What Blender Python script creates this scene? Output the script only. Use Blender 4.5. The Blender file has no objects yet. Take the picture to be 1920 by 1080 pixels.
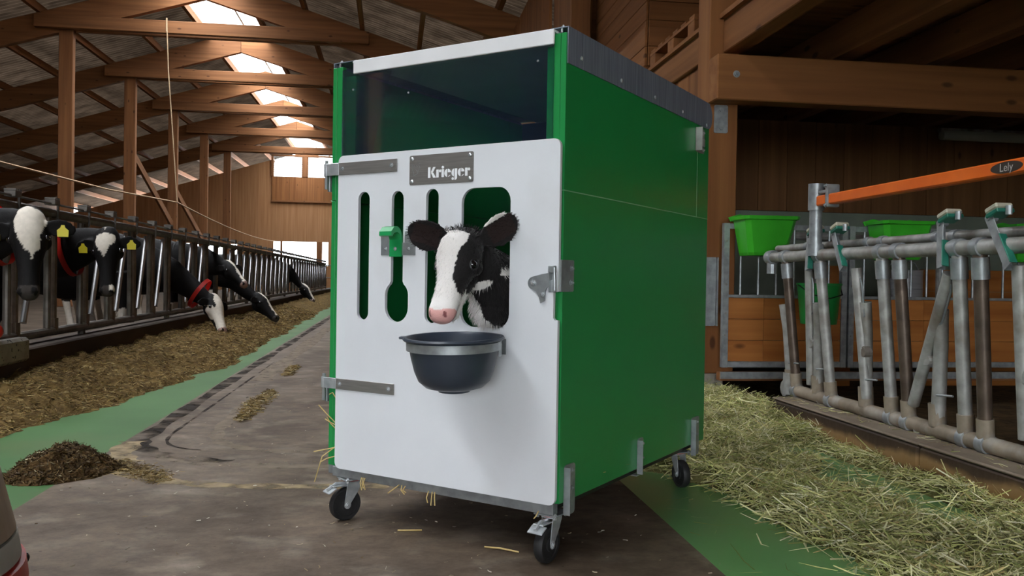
import bpy, bmesh, math, random
import numpy as np
from mathutils import Vector, Matrix, noise as mnoise
from mathutils.geometry import tessellate_polygon

random.seed(7)
RNG = np.random.default_rng(7)
SC = bpy.context.scene
COL = SC.collection
PI = math.pi
V = Vector

# ------------------------------------------------------------------ camera, sky, light, exposure
cam_d = bpy.data.cameras.new('camera')
cam = bpy.data.objects.new('camera', cam_d)
COL.objects.link(cam)
cam_d.sensor_fit = 'HORIZONTAL'
cam_d.sensor_width = 36.0
cam_d.lens = 36.0 * 1598.18 / 1920.0
cam_d.clip_start = 0.05
cam_d.clip_end = 400
CR = V((0.990163, -0.138970, 0.015900)).normalized()      # camera right
CF = V((0.139330, 0.990180, -0.011500)).normalized()      # camera forward
CR = (CR - CF * CR.dot(CF)).normalized()
CU = CR.cross(CF).normalized()
CAMP = V((0.0, 0.0, 0.8514))
cam.matrix_world = Matrix(((CR.x, CU.x, -CF.x, CAMP.x), (CR.y, CU.y, -CF.y, CAMP.y), (CR.z, CU.z, -CF.z, CAMP.z), (0, 0, 0, 1)))
SC.camera = cam

W = bpy.data.worlds.new('overcast_sky')
SC.world = W
W.use_nodes = True
bg = W.node_tree.nodes['Background']
bg.inputs[0].default_value = (0.90, 0.95, 1.0, 1)
# overcast sky: zenith three times as bright as the horizon, all round
_n, _l = W.node_tree.nodes, W.node_tree.links
_tc = _n.new('ShaderNodeTexCoord'); _sp = _n.new('ShaderNodeSeparateXYZ'); _mr = _n.new('ShaderNodeMapRange')
_mr.inputs['From Min'].default_value = 0.0; _mr.inputs['From Max'].default_value = 1.0
_mr.inputs['To Min'].default_value = 0.85; _mr.inputs['To Max'].default_value = 2.55
_l.new(_tc.outputs['Generated'], _sp.inputs[0]); _l.new(_sp.outputs['Z'], _mr.inputs['Value']); _l.new(_mr.outputs[0], bg.inputs[1])

SC.view_settings.view_transform = 'Standard'
SC.view_settings.look = 'None'
SC.view_settings.gamma = 1.0
SC.view_settings.use_curve_mapping = False
SC.view_settings.exposure = 3.55

# ------------------------------------------------------------------ helpers: scene objects
def link(o, parent=None):
    COL.objects.link(o)
    if parent is not None:
        o.parent = parent
    return o

def tag(o, label=None, cat=None, group=None, kind=None):
    if label: o['label'] = label
    if cat: o['category'] = cat
    if group: o['group'] = group
    if kind: o['kind'] = kind
    return o

def empty(name, loc=(0, 0, 0), rz=0.0, parent=None):
    o = bpy.data.objects.new(name, None)
    o.empty_display_size = 0.1
    link(o, parent)
    o.location = loc
    o.rotation_euler = (0, 0, rz)
    return o

def thing(name, label, cat, loc=(0, 0, 0), rz=0.0, group=None):
    return tag(empty(name, loc, rz), label, cat, group)

def obj(name, bm, mat, parent=None, loc=None, smooth=False, ang=0.6):
    me = bpy.data.meshes.new(name)
    if smooth:
        bm.normal_update()
        for e in bm.edges:
            if len(e.link_faces) == 2 and e.calc_face_angle(0) > ang:
                e.smooth = False
        for f in bm.faces:
            f.smooth = True
    bm.to_mesh(me)
    bm.free()
    if mat is not None:
        for m in (mat if isinstance(mat, (list, tuple)) else [mat]):
            me.materials.append(m)
    o = bpy.data.objects.new(name, me)
    link(o, parent)
    if loc is not None:
        o.location = loc
    return o

def inst(src, parent=None, loc=None, rot=None):
    o = src.copy()
    link(o)
    o.parent = parent
    if loc is not None: o.location = loc
    if rot is not None: o.rotation_euler = rot
    return o

def kids(o):
    return [c for c in COL.objects if c.parent is o]

def copy_tree(o, parent=None):
    c = o.copy()
    COL.objects.link(c)
    c.parent = parent
    for ch in kids(o):
        copy_tree(ch, c)
    return c

# ------------------------------------------------------------------ helpers: shapes
def BM():
    return bmesh.new()

def box(bm, x0, x1, y0, y1, z0, z1, bev=0.0, M=None):
    r = bmesh.ops.create_cube(bm, size=1.0)
    vs = r['verts']
    for v in vs:
        v.co = V(((x0 + x1) / 2 + v.co.x * (x1 - x0), (y0 + y1) / 2 + v.co.y * (y1 - y0), (z0 + z1) / 2 + v.co.z * (z1 - z0)))
    if bev > 0:
        es = list({e for v in vs for e in v.link_edges})
        g = bmesh.ops.bevel(bm, geom=es, offset=bev, segments=1, affect='EDGES', profile=0.5)
        vs = [v for v in g['verts']] if M is not None else vs
    if M is not None:
        bmesh.ops.transform(bm, matrix=M, verts=list({v for v in vs if v.is_valid}))
    return vs

def boxobj(name, x0, x1, y0, y1, z0, z1, mat, parent=None, bev=0.0):
    bm = BM()
    cx, cy, cz = (x0 + x1) / 2, (y0 + y1) / 2, (z0 + z1) / 2
    box(bm, x0 - cx, x1 - cx, y0 - cy, y1 - cy, z0 - cz, z1 - cz, bev)
    return obj(name, bm, mat, parent, (cx, cy, cz))

def frame(t, ref=None):
    t = t.normalized()
    ref = ref or (V((0, 0, 1)) if abs(t.z) < 0.95 else V((1, 0, 0)))
    s = t.cross(ref)
    if s.length < 1e-5:
        s = t.cross(V((0, 1, 0)))
    s.normalize()
    u = s.cross(t).normalized()
    return s, u

def tube(bm, pts, r, n=10, cap=True, rs=None):
    pts = [V(p) for p in pts]
    rings = []
    s0 = None
    for i, p in enumerate(pts):
        a = pts[max(i - 1, 0)]
        b = pts[min(i + 1, len(pts) - 1)]
        t = (b - a).normalized()
        if s0 is None:
            s, u = frame(t)
        else:
            s = (s0 - t * s0.dot(t)).normalized()
            u = s.cross(t).normalized()
        s0 = s
        rr = rs[i] if rs else r
        rings.append([bm.verts.new(p + s * (rr * math.cos(2 * PI * k / n)) + u * (rr * math.sin(2 * PI * k / n))) for k in range(n)])
    for a, b in zip(rings, rings[1:]):
        for k in range(n):
            bm.faces.new((a[k], a[(k + 1) % n], b[(k + 1) % n], b[k]))
    if cap:
        bm.faces.new(rings[0][::-1])
        bm.faces.new(rings[-1])

def tubeobj(name, pts, r, mat, parent=None, n=10, smooth=True, rs=None):
    bm = BM()
    o = V(pts[0])
    tube(bm, [V(p) - o for p in pts], r, n, rs=rs)
    bmesh.ops.recalc_face_normals(bm, faces=bm.faces)
    return obj(name, bm, mat, parent, o, smooth)

def lathe(bm, prof, n=32, M=None, closed=False):
    rings = []
    for (r, z) in prof:
        rings.append([bm.verts.new((r * math.cos(2 * PI * k / n), r * math.sin(2 * PI * k / n), z)) for k in range(n)])
    if M is not None:
        for ring in rings:
            for v in ring: v.co = M @ v.co
    for a, b in zip(rings, rings[1:]):
        for k in range(n):
            bm.faces.new((a[k], a[(k + 1) % n], b[(k + 1) % n], b[k]))
    if closed:
        a, b = rings[-1], rings[0]
        for k in range(n):
            bm.faces.new((a[k], a[(k + 1) % n], b[(k + 1) % n], b[k]))
    else:
        if prof[0][0] > 1e-6: bm.faces.new(rings[0][::-1])
        if prof[-1][0] > 1e-6: bm.faces.new(rings[-1])
    return rings

def plate(bm, loops, t, M):
    """flat plate with holes: loops of 2-D points (first the outline), thickness t, placed by M (plate lies in local XY, z from 0 to t)"""
    vec = [[V((x, y, 0)) for x, y in lp] for lp in loops]
    tris = tessellate_polygon(vec)
    flat = [v for lp in vec for v in lp]
    top = [bm.verts.new(M @ V((v.x, v.y, t))) for v in flat]
    bot = [bm.verts.new(M @ V((v.x, v.y, 0))) for v in flat]
    for a, b, c in tris:
        try:
            bm.faces.new((top[a], top[b], top[c]))
            bm.faces.new((bot[c], bot[b], bot[a]))
        except ValueError:
            pass
    i = 0
    for lp in vec:
        n = len(lp)
        for k in range(n):
            a, b = i + k, i + (k + 1) % n
            bm.faces.new((top[a], bot[a], bot[b], top[b]))
        i += n
    bmesh.ops.recalc_face_normals(bm, faces=bm.faces)

def rrect(x0, x1, y0, y1, r, n=6):
    pts = []
    for cx, cy, a0 in ((x1 - r, y1 - r, 0), (x0 + r, y1 - r, 90), (x0 + r, y0 + r, 180), (x1 - r, y0 + r, 270)):
        for k in range(n + 1):
            a = math.radians(a0 + 90 * k / n)
            pts.append((cx + r * math.cos(a), cy + r * math.sin(a)))
    return pts

def bolt(bm, p, axis, r=0.008, h=0.006):
    """washer, hexagon head and thread end"""
    axis = V(axis).normalized()
    p = V(p)
    tube(bm, [p, p + axis * 0.0015], r * 1.45, 12)
    tube(bm, [p, p + axis * h], r, 6)
    tube(bm, [p, p + axis * h * 1.6], r * 0.5, 8)

def M4(x, y, z, o):
    return Matrix(((x[0], y[0], z[0], o[0]), (x[1], y[1], z[1], o[1]), (x[2], y[2], z[2], o[2]), (0, 0, 0, 1)))

def mesh_arrays(name, verts, faces_n, loops, mat, parent=None, cols=None):
    """fast mesh from numpy arrays; faces_n vertices per face"""
    me = bpy.data.meshes.new(name)
    nv = len(verts)
    nf = len(loops) // faces_n
    me.vertices.add(nv)
    me.vertices.foreach_set('co', np.asarray(verts, dtype=np.float32).ravel())
    me.loops.add(len(loops))
    me.loops.foreach_set('vertex_index', np.asarray(loops, dtype=np.int32))
    me.polygons.add(nf)
    me.polygons.foreach_set('loop_start', np.arange(0, nf * faces_n, faces_n, dtype=np.int32))
    me.update(calc_edges=True)
    if cols is not None:
        at = me.color_attributes.new('Col', 'FLOAT_COLOR', 'POINT')
        at.data.foreach_set('color', np.asarray(cols, dtype=np.float32).ravel())
    me.materials.append(mat)
    o = bpy.data.objects.new(name, me)
    link(o, parent)
    return o

# ------------------------------------------------------------------ helpers: materials
def new_mat(name):
    m = bpy.data.materials.new(name)
    m.use_nodes = True
    nt = m.node_tree
    return m, nt, nt.nodes['Principled BSDF']

def pbr(name, c1, c2=None, rough=0.5, metal=0.0, scale=8.0, stretch=(1, 1, 1), detail=5.0, lo=0.35, hi=0.65, bump=0.0, bscale=None,
        rnd=0.0, coat=0.0, rough2=None, spec=0.5, c3=None, scale3=1.2, lo3=0.5, hi3=0.7, space='Object'):
    m, nt, b = new_mat(name)
    N, L = nt.nodes, nt.links
    b.inputs['Roughness'].default_value = rough
    b.inputs['Metallic'].default_value = metal
    b.inputs['Specular IOR Level'].default_value = spec
    b.inputs['Coat Weight'].default_value = coat
    tc = N.new('ShaderNodeTexCoord')
    mp = N.new('ShaderNodeMapping')
    mp.inputs['Scale'].default_value = stretch
    L.new(tc.outputs[space], mp.inputs['Vector'])
    vec = mp.outputs['Vector']
    if rnd > 0:
        oi = N.new('ShaderNodeObjectInfo')
        ad = N.new('ShaderNodeVectorMath'); ad.operation = 'ADD'
        sc_ = N.new('ShaderNodeVectorMath'); sc_.operation = 'SCALE'
        sc_.inputs[0].default_value = (13.7, 7.3, 21.1)
        L.new(oi.outputs['Random'], sc_.inputs['Scale'])
        L.new(vec, ad.inputs[0]); L.new(sc_.outputs[0], ad.inputs[1])
        vec = ad.outputs[0]
    nz = N.new('ShaderNodeTexNoise')
    nz.inputs['Scale'].default_value = scale
    nz.inputs['Detail'].default_value = detail
    L.new(vec, nz.inputs['Vector'])
    rp = N.new('ShaderNodeMapRange')
    rp.inputs['From Min'].default_value = lo
    rp.inputs['From Max'].default_value = hi
    L.new(nz.outputs['Fac'], rp.inputs['Value'])
    mx = N.new('ShaderNodeMix'); mx.data_type = 'RGBA'
    mx.inputs['A'].default_value = (*c1, 1)
    mx.inputs['B'].default_value = (*(c2 or c1), 1)
    L.new(rp.outputs[0], mx.inputs['Factor'])
    out = mx.outputs['Result']
    if c3 is not None:
        n3 = N.new('ShaderNodeTexNoise'); n3.inputs['Scale'].default_value = scale3; n3.inputs['Detail'].default_value = 6
        L.new(tc.outputs[space], n3.inputs['Vector'])
        r3 = N.new('ShaderNodeMapRange'); r3.inputs['From Min'].default_value = lo3; r3.inputs['From Max'].default_value = hi3
        L.new(n3.outputs['Fac'], r3.inputs['Value'])
        m3 = N.new('ShaderNodeMix'); m3.data_type = 'RGBA'
        m3.inputs['B'].default_value = (*c3, 1)
        L.new(r3.outputs[0], m3.inputs['Factor']); L.new(out, m3.inputs['A'])
        out = m3.outputs['Result']
    if rnd > 0:
        hs = N.new('ShaderNodeHueSaturation')
        mr = N.new('ShaderNodeMapRange')
        mr.inputs['To Min'].default_value = 1 - rnd; mr.inputs['To Max'].default_value = 1 + rnd
        L.new(oi.outputs['Random'], mr.inputs['Value'])
        L.new(mr.outputs[0], hs.inputs['Value'])
        L.new(out, hs.inputs['Color'])
        out = hs.outputs['Color']
    L.new(out, b.inputs['Base Color'])
    if rough2 is not None:
        r2 = N.new('ShaderNodeMapRange')
        r2.inputs['To Min'].default_value = rough; r2.inputs['To Max'].default_value = rough2
        L.new(nz.outputs['Fac'], r2.inputs['Value']); L.new(r2.outputs[0], b.inputs['Roughness'])
    if bump > 0:
        bn = N.new('ShaderNodeTexNoise'); bn.inputs['Scale'].default_value = bscale or scale * 3; bn.inputs['Detail'].default_value = 4
        L.new(vec, bn.inputs['Vector'])
        bp = N.new('ShaderNodeBump'); bp.inputs['Strength'].default_value = bump; bp.inputs['Distance'].default_value = 0.01
        L.new(bn.outputs['Fac'], bp.inputs['Height']); L.new(bp.outputs[0], b.inputs['Normal'])
    return m

def wood(name, c1, c2, axis, rnd=0.12, rough=0.75, scale=4.0, knots=True):
    st = {'x': (0.12, 3, 3), 'y': (3, 0.12, 3), 'z': (3, 3, 0.12)}[axis]
    m = pbr(name, c1, c2, rough, scale=scale, stretch=st, detail=6, lo=0.3, hi=0.7, bump=0.15, rnd=rnd, spec=0.3)
    if knots:
        nt = m.node_tree; N, L = nt.nodes, nt.links
        b = N['Principled BSDF']
        src = b.inputs['Base Color'].links[0].from_socket
        tc = N.new('ShaderNodeTexCoord'); mp = N.new('ShaderNodeMapping')
        mp.inputs['Scale'].default_value = {'x': (2.2, 5, 5), 'y': (5, 2.2, 5), 'z': (5, 5, 2.2)}[axis]
        L.new(tc.outputs['Object'], mp.inputs['Vector'])
        oi = N.new('ShaderNodeObjectInfo'); ad = N.new('ShaderNodeVectorMath'); ad.operation = 'ADD'
        sc_ = N.new('ShaderNodeVectorMath'); sc_.operation = 'SCALE'; sc_.inputs[0].default_value = (11.0, 17.0, 5.0)
        L.new(oi.outputs['Random'], sc_.inputs['Scale']); L.new(mp.outputs[0], ad.inputs[0]); L.new(sc_.outputs[0], ad.inputs[1])
        vo = N.new('ShaderNodeTexVoronoi'); vo.inputs['Scale'].default_value = 1.0
        L.new(ad.outputs[0], vo.inputs['Vector'])
        r = N.new('ShaderNodeMapRange'); r.inputs['From Min'].default_value = 0.07; r.inputs['From Max'].default_value = 0.13
        r.inputs['To Min'].default_value = 0.75; r.inputs['To Max'].default_value = 0.0
        L.new(vo.outputs['Distance'], r.inputs['Value'])
        mx = N.new('ShaderNodeMix'); mx.data_type = 'RGBA'
        mx.inputs['B'].default_value = (c2[0] * 0.25, c2[1] * 0.2, c2[2] * 0.2, 1)
        L.new(r.outputs[0], mx.inputs['Factor']); L.new(src, mx.inputs['A'])
        L.new(mx.outputs['Result'], b.inputs['Base Color'])
    return m

def vcol(name, rough=0.7, bump=0.0, bscale=200, spec=0.3, sheen=0.0, vary=0.0, vscale=30):
    m, nt, b = new_mat(name)
    N, L = nt.nodes, nt.links
    a = N.new('ShaderNodeAttribute'); a.attribute_name = 'Col'
    out = a.outputs['Color']
    if vary > 0:
        n = N.new('ShaderNodeTexNoise'); n.inputs['Scale'].default_value = vscale; n.inputs['Detail'].default_value = 5
        r = N.new('ShaderNodeMapRange'); r.inputs['To Min'].default_value = 1 - vary; r.inputs['To Max'].default_value = 1 + vary
        h = N.new('ShaderNodeHueSaturation')
        tc = N.new('ShaderNodeTexCoord'); L.new(tc.outputs['Object'], n.inputs['Vector'])
        L.new(n.outputs['Fac'], r.inputs['Value']); L.new(r.outputs[0], h.inputs['Value']); L.new(out, h.inputs['Color'])
        out = h.outputs['Color']
    L.new(out, b.inputs['Base Color'])
    b.inputs['Roughness'].default_value = rough
    b.inputs['Specular IOR Level'].default_value = spec
    b.inputs['Sheen Weight'].default_value = sheen
    if bump > 0:
        n = N.new('ShaderNodeTexNoise'); n.inputs['Scale'].default_value = bscale; n.inputs['Detail'].default_value = 3
        tc = N.new('ShaderNodeTexCoord'); L.new(tc.outputs['Object'], n.inputs['Vector'])
        p = N.new('ShaderNodeBump'); p.inputs['Strength'].default_value = bump; p.inputs['Distance'].default_value = 0.004
        L.new(n.outputs['Fac'], p.inputs['Height']); L.new(p.outputs[0], b.inputs['Normal'])
    return m

def clear(name, tint, gloss=0.1, rough=0.03, haze=None):
    m, nt, b = new_mat(name)
    N, L = nt.nodes, nt.links
    N.remove(b)
    tr = N.new('ShaderNodeBsdfTransparent'); tr.inputs[0].default_value = (*tint, 1)
    gl = N.new('ShaderNodeBsdfGlossy'); gl.inputs['Roughness'].default_value = rough
    fr = N.new('ShaderNodeFresnel'); fr.inputs['IOR'].default_value = 1.5
    ml = N.new('ShaderNodeMath'); ml.operation = 'MULTIPLY'; ml.inputs[1].default_value = gloss * 10
    L.new(fr.outputs[0], ml.inputs[0])
    mx = N.new('ShaderNodeMixShader')
    L.new(ml.outputs[0], mx.inputs[0]); L.new(tr.outputs[0], mx.inputs[1]); L.new(gl.outputs[0], mx.inputs[2])
    top = mx.outputs[0]
    if haze:
        df = N.new('ShaderNodeBsdfDiffuse'); df.inputs[0].default_value = (*haze, 1)
        ad = N.new('ShaderNodeAddShader'); L.new(top, ad.inputs[0]); L.new(df.outputs[0], ad.inputs[1]); top = ad.outputs[0]
    L.new(top, N['Material Output'].inputs['Surface'])
    return m

BR = (0.26, 0.112, 0.042); BRD = (0.155, 0.060, 0.021)
WX = wood('beam_wood_across', BR, BRD, 'x')
WY = wood('beam_wood_along', BR, BRD, 'y')
WZ = wood('beam_wood_upright', BR, BRD, 'z')
LW = (0.27, 0.112, 0.036); LWD = (0.17, 0.062, 0.018)
LWX = wood('loft_wood_across', LW, LWD, 'x')
LWY = wood('loft_wood_along', LW, LWD, 'y')
LWZ = wood('loft_wood_upright', LW, LWD, 'z')
GBX = wood('gate_board_wood', (0.46, 0.18, 0.045), (0.28, 0.09, 0.018), 'x', rnd=0.1, rough=0.5)
ENDW = wood('end_wall_wood', (0.44, 0.23, 0.105), (0.34, 0.16, 0.068), 'z', rnd=0.08, knots=False)
DKW = wood('dark_wall_wood', (0.19, 0.090, 0.034), (0.12, 0.052, 0.018), 'z', rnd=0.1)
GALV = pbr('galvanised_steel', (0.40, 0.43, 0.44), (0.27, 0.29, 0.30), 0.38, 0.55, scale=22, bump=0.05, rough2=0.5)
GALVD = pbr('dull_galvanised_pipe', (0.46, 0.46, 0.44), (0.29, 0.285, 0.26), 0.5, 0.35, scale=14, bump=0.1, c3=(0.16, 0.12, 0.085), scale3=5, lo3=0.5, hi3=0.75)
DIRTP = pbr('dirty_low_pipe', (0.36, 0.30, 0.225), (0.20, 0.16, 0.115), 0.6, 0.2, scale=8, bump=0.15, c3=(0.42, 0.40, 0.36), scale3=6, lo3=0.52, hi3=0.7)
RUSTP = pbr('brown_worn_pipe', (0.17, 0.125, 0.095), (0.09, 0.065, 0.05), 0.45, 0.5, scale=12, bump=0.1)
DKPIPE = pbr('dark_barn_pipe', (0.145, 0.13, 0.115), (0.075, 0.065, 0.055), 0.45, 0.6, scale=9, bump=0.05, rnd=0.2)
SHINY = pbr('rubbed_bright_pipe', (0.36, 0.36, 0.37), (0.16, 0.155, 0.15), 0.34, 0.8, scale=3)
PAILM = pbr('pail_steel', (0.52, 0.53, 0.55), (0.42, 0.43, 0.45), 0.3, 0.5, scale=4, stretch=(1, 1, 20))
STAIN = pbr('stainless_steel', (0.27, 0.255, 0.24), (0.22, 0.21, 0.20), 0.36, 0.4, scale=5, stretch=(2, 2, 40))
BRUSH = pbr('brushed_trim_steel', (0.33, 0.365, 0.44), (0.16, 0.18, 0.23), 0.42, 0.35, scale=6, stretch=(0.3, 30, 0.6), lo=0.3, hi=0.7)
ZINC = pbr('bright_zinc', (0.60, 0.63, 0.65), (0.44, 0.47, 0.49), 0.25, 0.5, scale=30)
GREEN = pbr('green_panel_plastic', (0.017, 0.270, 0.066), (0.016, 0.255, 0.062), 0.32, scale=3, spec=0.5)
WHITE = pbr('white_door_plastic', (0.74, 0.76, 0.79), (0.70, 0.72, 0.75), 0.38, scale=4, bump=0.02, bscale=60, c3=(0.64, 0.65, 0.66), scale3=2.5, lo3=0.58, hi3=0.8)
WHITER = pbr('white_roof_plastic', (0.82, 0.82, 0.83), (0.74, 0.74, 0.75), 0.35, scale=5)
JOINT = pbr('pale_sheet_joint', (0.30, 0.52, 0.33), None, 0.5)
NAVY = pbr('dark_navy_plastic', (0.016, 0.019, 0.045), None, 0.4)
BUCK = pbr('grey_blue_bucket_plastic', (0.040, 0.052, 0.072), (0.030, 0.040, 0.058), 0.36, scale=9, bump=0.03)
RUBB = pbr('black_rubber', (0.012, 0.012, 0.013), (0.022, 0.022, 0.022), 0.6, scale=20)
BLACK = pbr('black_plastic', (0.008, 0.008, 0.009), None, 0.45)
BGREEN = pbr('bright_green_plastic', (0.055, 0.52, 0.03), (0.045, 0.44, 0.024), 0.35, scale=6)
CLIPG = pbr('green_clip_plastic', (0.01, 0.30, 0.085), None, 0.4)
TEAL = pbr('teal_green_plastic', (0.02, 0.18, 0.12), (0.015, 0.13, 0.09), 0.4)
CREAM = pbr('cream_plastic', (0.50, 0.47, 0.36), (0.38, 0.36, 0.28), 0.5, scale=14)
ORANGE = pbr('orange_painted_steel', (0.80, 0.155, 0.012), (0.70, 0.12, 0.008), 0.42, scale=7)
RED = pbr('red_painted_steel', (0.55, 0.02, 0.012), (0.42, 0.015, 0.01), 0.4, scale=7)
YEL = pbr('yellow_tag_plastic', (0.72, 0.60, 0.03), None, 0.45)
PRINTW = pbr('white_lettering', (0.86, 0.88, 0.90), None, 0.5)
PRINTG = pbr('grey_lettering', (0.42, 0.38, 0.34), None, 0.6)
BADGE = pbr('dark_badge', (0.03, 0.02, 0.014), None, 0.5)
SHEET = pbr('fibre_cement_sheet', (0.095, 0.076, 0.060), (0.058, 0.045, 0.034), 0.85, scale=2, spec=0.2)
GREYP = pbr('grey_wall_paint', (0.20, 0.235, 0.18), (0.15, 0.175, 0.135), 0.6, scale=3)
ROPE = pbr('pale_rope_fibre', (0.52, 0.36, 0.22), (0.38, 0.25, 0.14), 0.9, scale=60)
TUBEW = pbr('lamp_cover', (0.55, 0.60, 0.55), None, 0.3)
GROUND = pbr('yard_concrete', (0.30, 0.29, 0.27), (0.24, 0.23, 0.21), 0.9, scale=0.6)
CONC = pbr('pebbled_concrete', (0.36, 0.33, 0.28), (0.26, 0.235, 0.20), 0.85, scale=9, bump=0.4, bscale=50, c3=(0.05, 0.05, 0.055), scale3=26, lo3=0.6, hi3=0.64)
def kerb_material():
    m, nt, b = new_mat('stained_kerb_concrete'); N, L = nt.nodes, nt.links
    tc = N.new('ShaderNodeTexCoord'); sp = N.new('ShaderNodeSeparateXYZ'); L.new(tc.outputs['Object'], sp.inputs[0])
    n1 = N.new('ShaderNodeTexNoise'); n1.inputs['Scale'].default_value = 2.6; n1.inputs['Detail'].default_value = 7; L.new(tc.outputs['Object'], n1.inputs['Vector'])
    a = N.new('ShaderNodeMath'); a.operation = 'MULTIPLY_ADD'; a.inputs[1].default_value = 0.16; L.new(n1.outputs['Fac'], a.inputs[0]); L.new(sp.outputs['Z'], a.inputs[2])
    cr_ = N.new('ShaderNodeValToRGB'); e = cr_.color_ramp.elements
    e[0].position = 0.06; e[0].color = (.034, .022, .014, 1); e[1].position = 0.26; e[1].color = (.040, .026, .018, 1)
    for p, c in ((0.105, (.040, .026, .016, 1)), (0.145, (.27, .155, .058, 1)), (0.175, (.29, .175, .075, 1)), (0.205, (.060, .037, .023, 1))):
        q = e.new(p); q.color = c
    L.new(a.outputs[0], cr_.inputs[0])
    v = N.new('ShaderNodeTexVoronoi'); v.inputs['Scale'].default_value = 26; L.new(tc.outputs['Object'], v.inputs['Vector'])
    r = N.new('ShaderNodeMapRange'); r.inputs['From Min'].default_value = .06; r.inputs['From Max'].default_value = .10; r.inputs['To Min'].default_value = 0.8; r.inputs['To Max'].default_value = 0
    L.new(v.outputs['Distance'], r.inputs['Value'])
    n2 = N.new('ShaderNodeTexNoise'); n2.inputs['Scale'].default_value = 5; L.new(tc.outputs['Object'], n2.inputs['Vector'])
    g = N.new('ShaderNodeMath'); g.operation = 'GREATER_THAN'; g.inputs[1].default_value = 0.56; L.new(n2.outputs['Fac'], g.inputs[0])
    mu = N.new('ShaderNodeMath'); mu.operation = 'MULTIPLY'; L.new(r.outputs[0], mu.inputs[0]); L.new(g.outputs[0], mu.inputs[1])
    mx = N.new('ShaderNodeMix'); mx.data_type = 'RGBA'; mx.inputs['B'].default_value = (.36, .30, .22, 1)
    L.new(mu.outputs[0], mx.inputs['Factor']); L.new(cr_.outputs[0], mx.inputs['A']); L.new(mx.outputs['Result'], b.inputs['Base Color'])
    b.inputs['Roughness'].default_value = 0.6; b.inputs['Specular IOR Level'].default_value = 0.3
    bn = N.new('ShaderNodeTexNoise'); bn.inputs['Scale'].default_value = 22; bp = N.new('ShaderNodeBump'); bp.inputs['Strength'].default_value = .3; bp.inputs['Distance'].default_value = .01
    L.new(tc.outputs['Object'], bn.inputs['Vector']); L.new(bn.outputs['Fac'], bp.inputs['Height']); L.new(bp.outputs[0], b.inputs['Normal'])
    return m
KERBM = kerb_material()
KERBT = pbr('kerb_top_concrete', (0.26, 0.205, 0.15), (0.18, 0.135, 0.095), 0.75, scale=5, bump=0.3)
KERBD = pbr('dark_kerb_concrete', (0.060, 0.040, 0.028), (0.032, 0.021, 0.015), 0.92, scale=2, stretch=(1, 0.5, 3), bump=0.25)
ALLEY = pbr('dark_alley_floor', (0.075, 0.055, 0.040), (0.045, 0.032, 0.022), 0.95, scale=2, spec=0.08)
GFLOOR2 = pbr('green_floor_coating_lit', (0.135, 0.34, 0.115), (0.115, 0.29, 0.095), 0.24, scale=1.5, c3=(0.19, 0.29, 0.10), scale3=1.3, lo3=0.5, hi3=0.8, rough2=0.4)  # right strip: yellower, and brightened in colour to stand in for light there
GFLOOR = pbr('green_floor_coating', (0.052, 0.135, 0.036), (0.040, 0.110, 0.028), 0.55, spec=0.18, scale=1.5, c3=(0.075, 0.115, 0.038), scale3=1.1, lo3=0.55, hi3=0.8, rough2=0.6)
FLOORM = pbr('worn_brown_floor', (0.160, 0.118, 0.084), (0.072, 0.050, 0.034), 0.55, scale=2.2, stretch=(1.0, 0.55, 1), detail=10, lo=0.30, hi=0.70, bump=0.12, bscale=45,
             c3=(0.21, 0.17, 0.132), scale3=4.5, lo3=0.52, hi3=0.74, rough2=0.75, spec=0.22)
DUST = pbr('dusty_feed_trace', (0.34, 0.26, 0.155), (0.26, 0.20, 0.135), 0.95, scale=18, spec=0.1)
DUSTL = pbr('pale_tyre_trace', (0.30, 0.245, 0.19), (0.22, 0.175, 0.135), 0.95, scale=11, spec=0.1)
SKID = pbr('black_tyre_trace', (0.022, 0.018, 0.016), (0.045, 0.036, 0.030), 0.9, spec=0.1, scale=14)
def worn(m, scale, lo, hi):
    nt = m.node_tree; N, L = nt.nodes, nt.links
    out = N['Material Output']; b = N['Principled BSDF']
    tc = N.new('ShaderNodeTexCoord'); n = N.new('ShaderNodeTexNoise'); n.inputs['Scale'].default_value = scale; n.inputs['Detail'].default_value = 6
    r = N.new('ShaderNodeMapRange'); r.inputs['From Min'].default_value = lo; r.inputs['From Max'].default_value = hi
    tr = N.new('ShaderNodeBsdfTransparent'); mx = N.new('ShaderNodeMixShader')
    L.new(tc.outputs['Object'], n.inputs['Vector']); L.new(n.outputs['Fac'], r.inputs['Value']); L.new(r.outputs[0], mx.inputs[0])
    L.new(tr.outputs[0], mx.inputs[1]); L.new(b.outputs[0], mx.inputs[2]); L.new(mx.outputs[0], out.inputs['Surface'])
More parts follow.
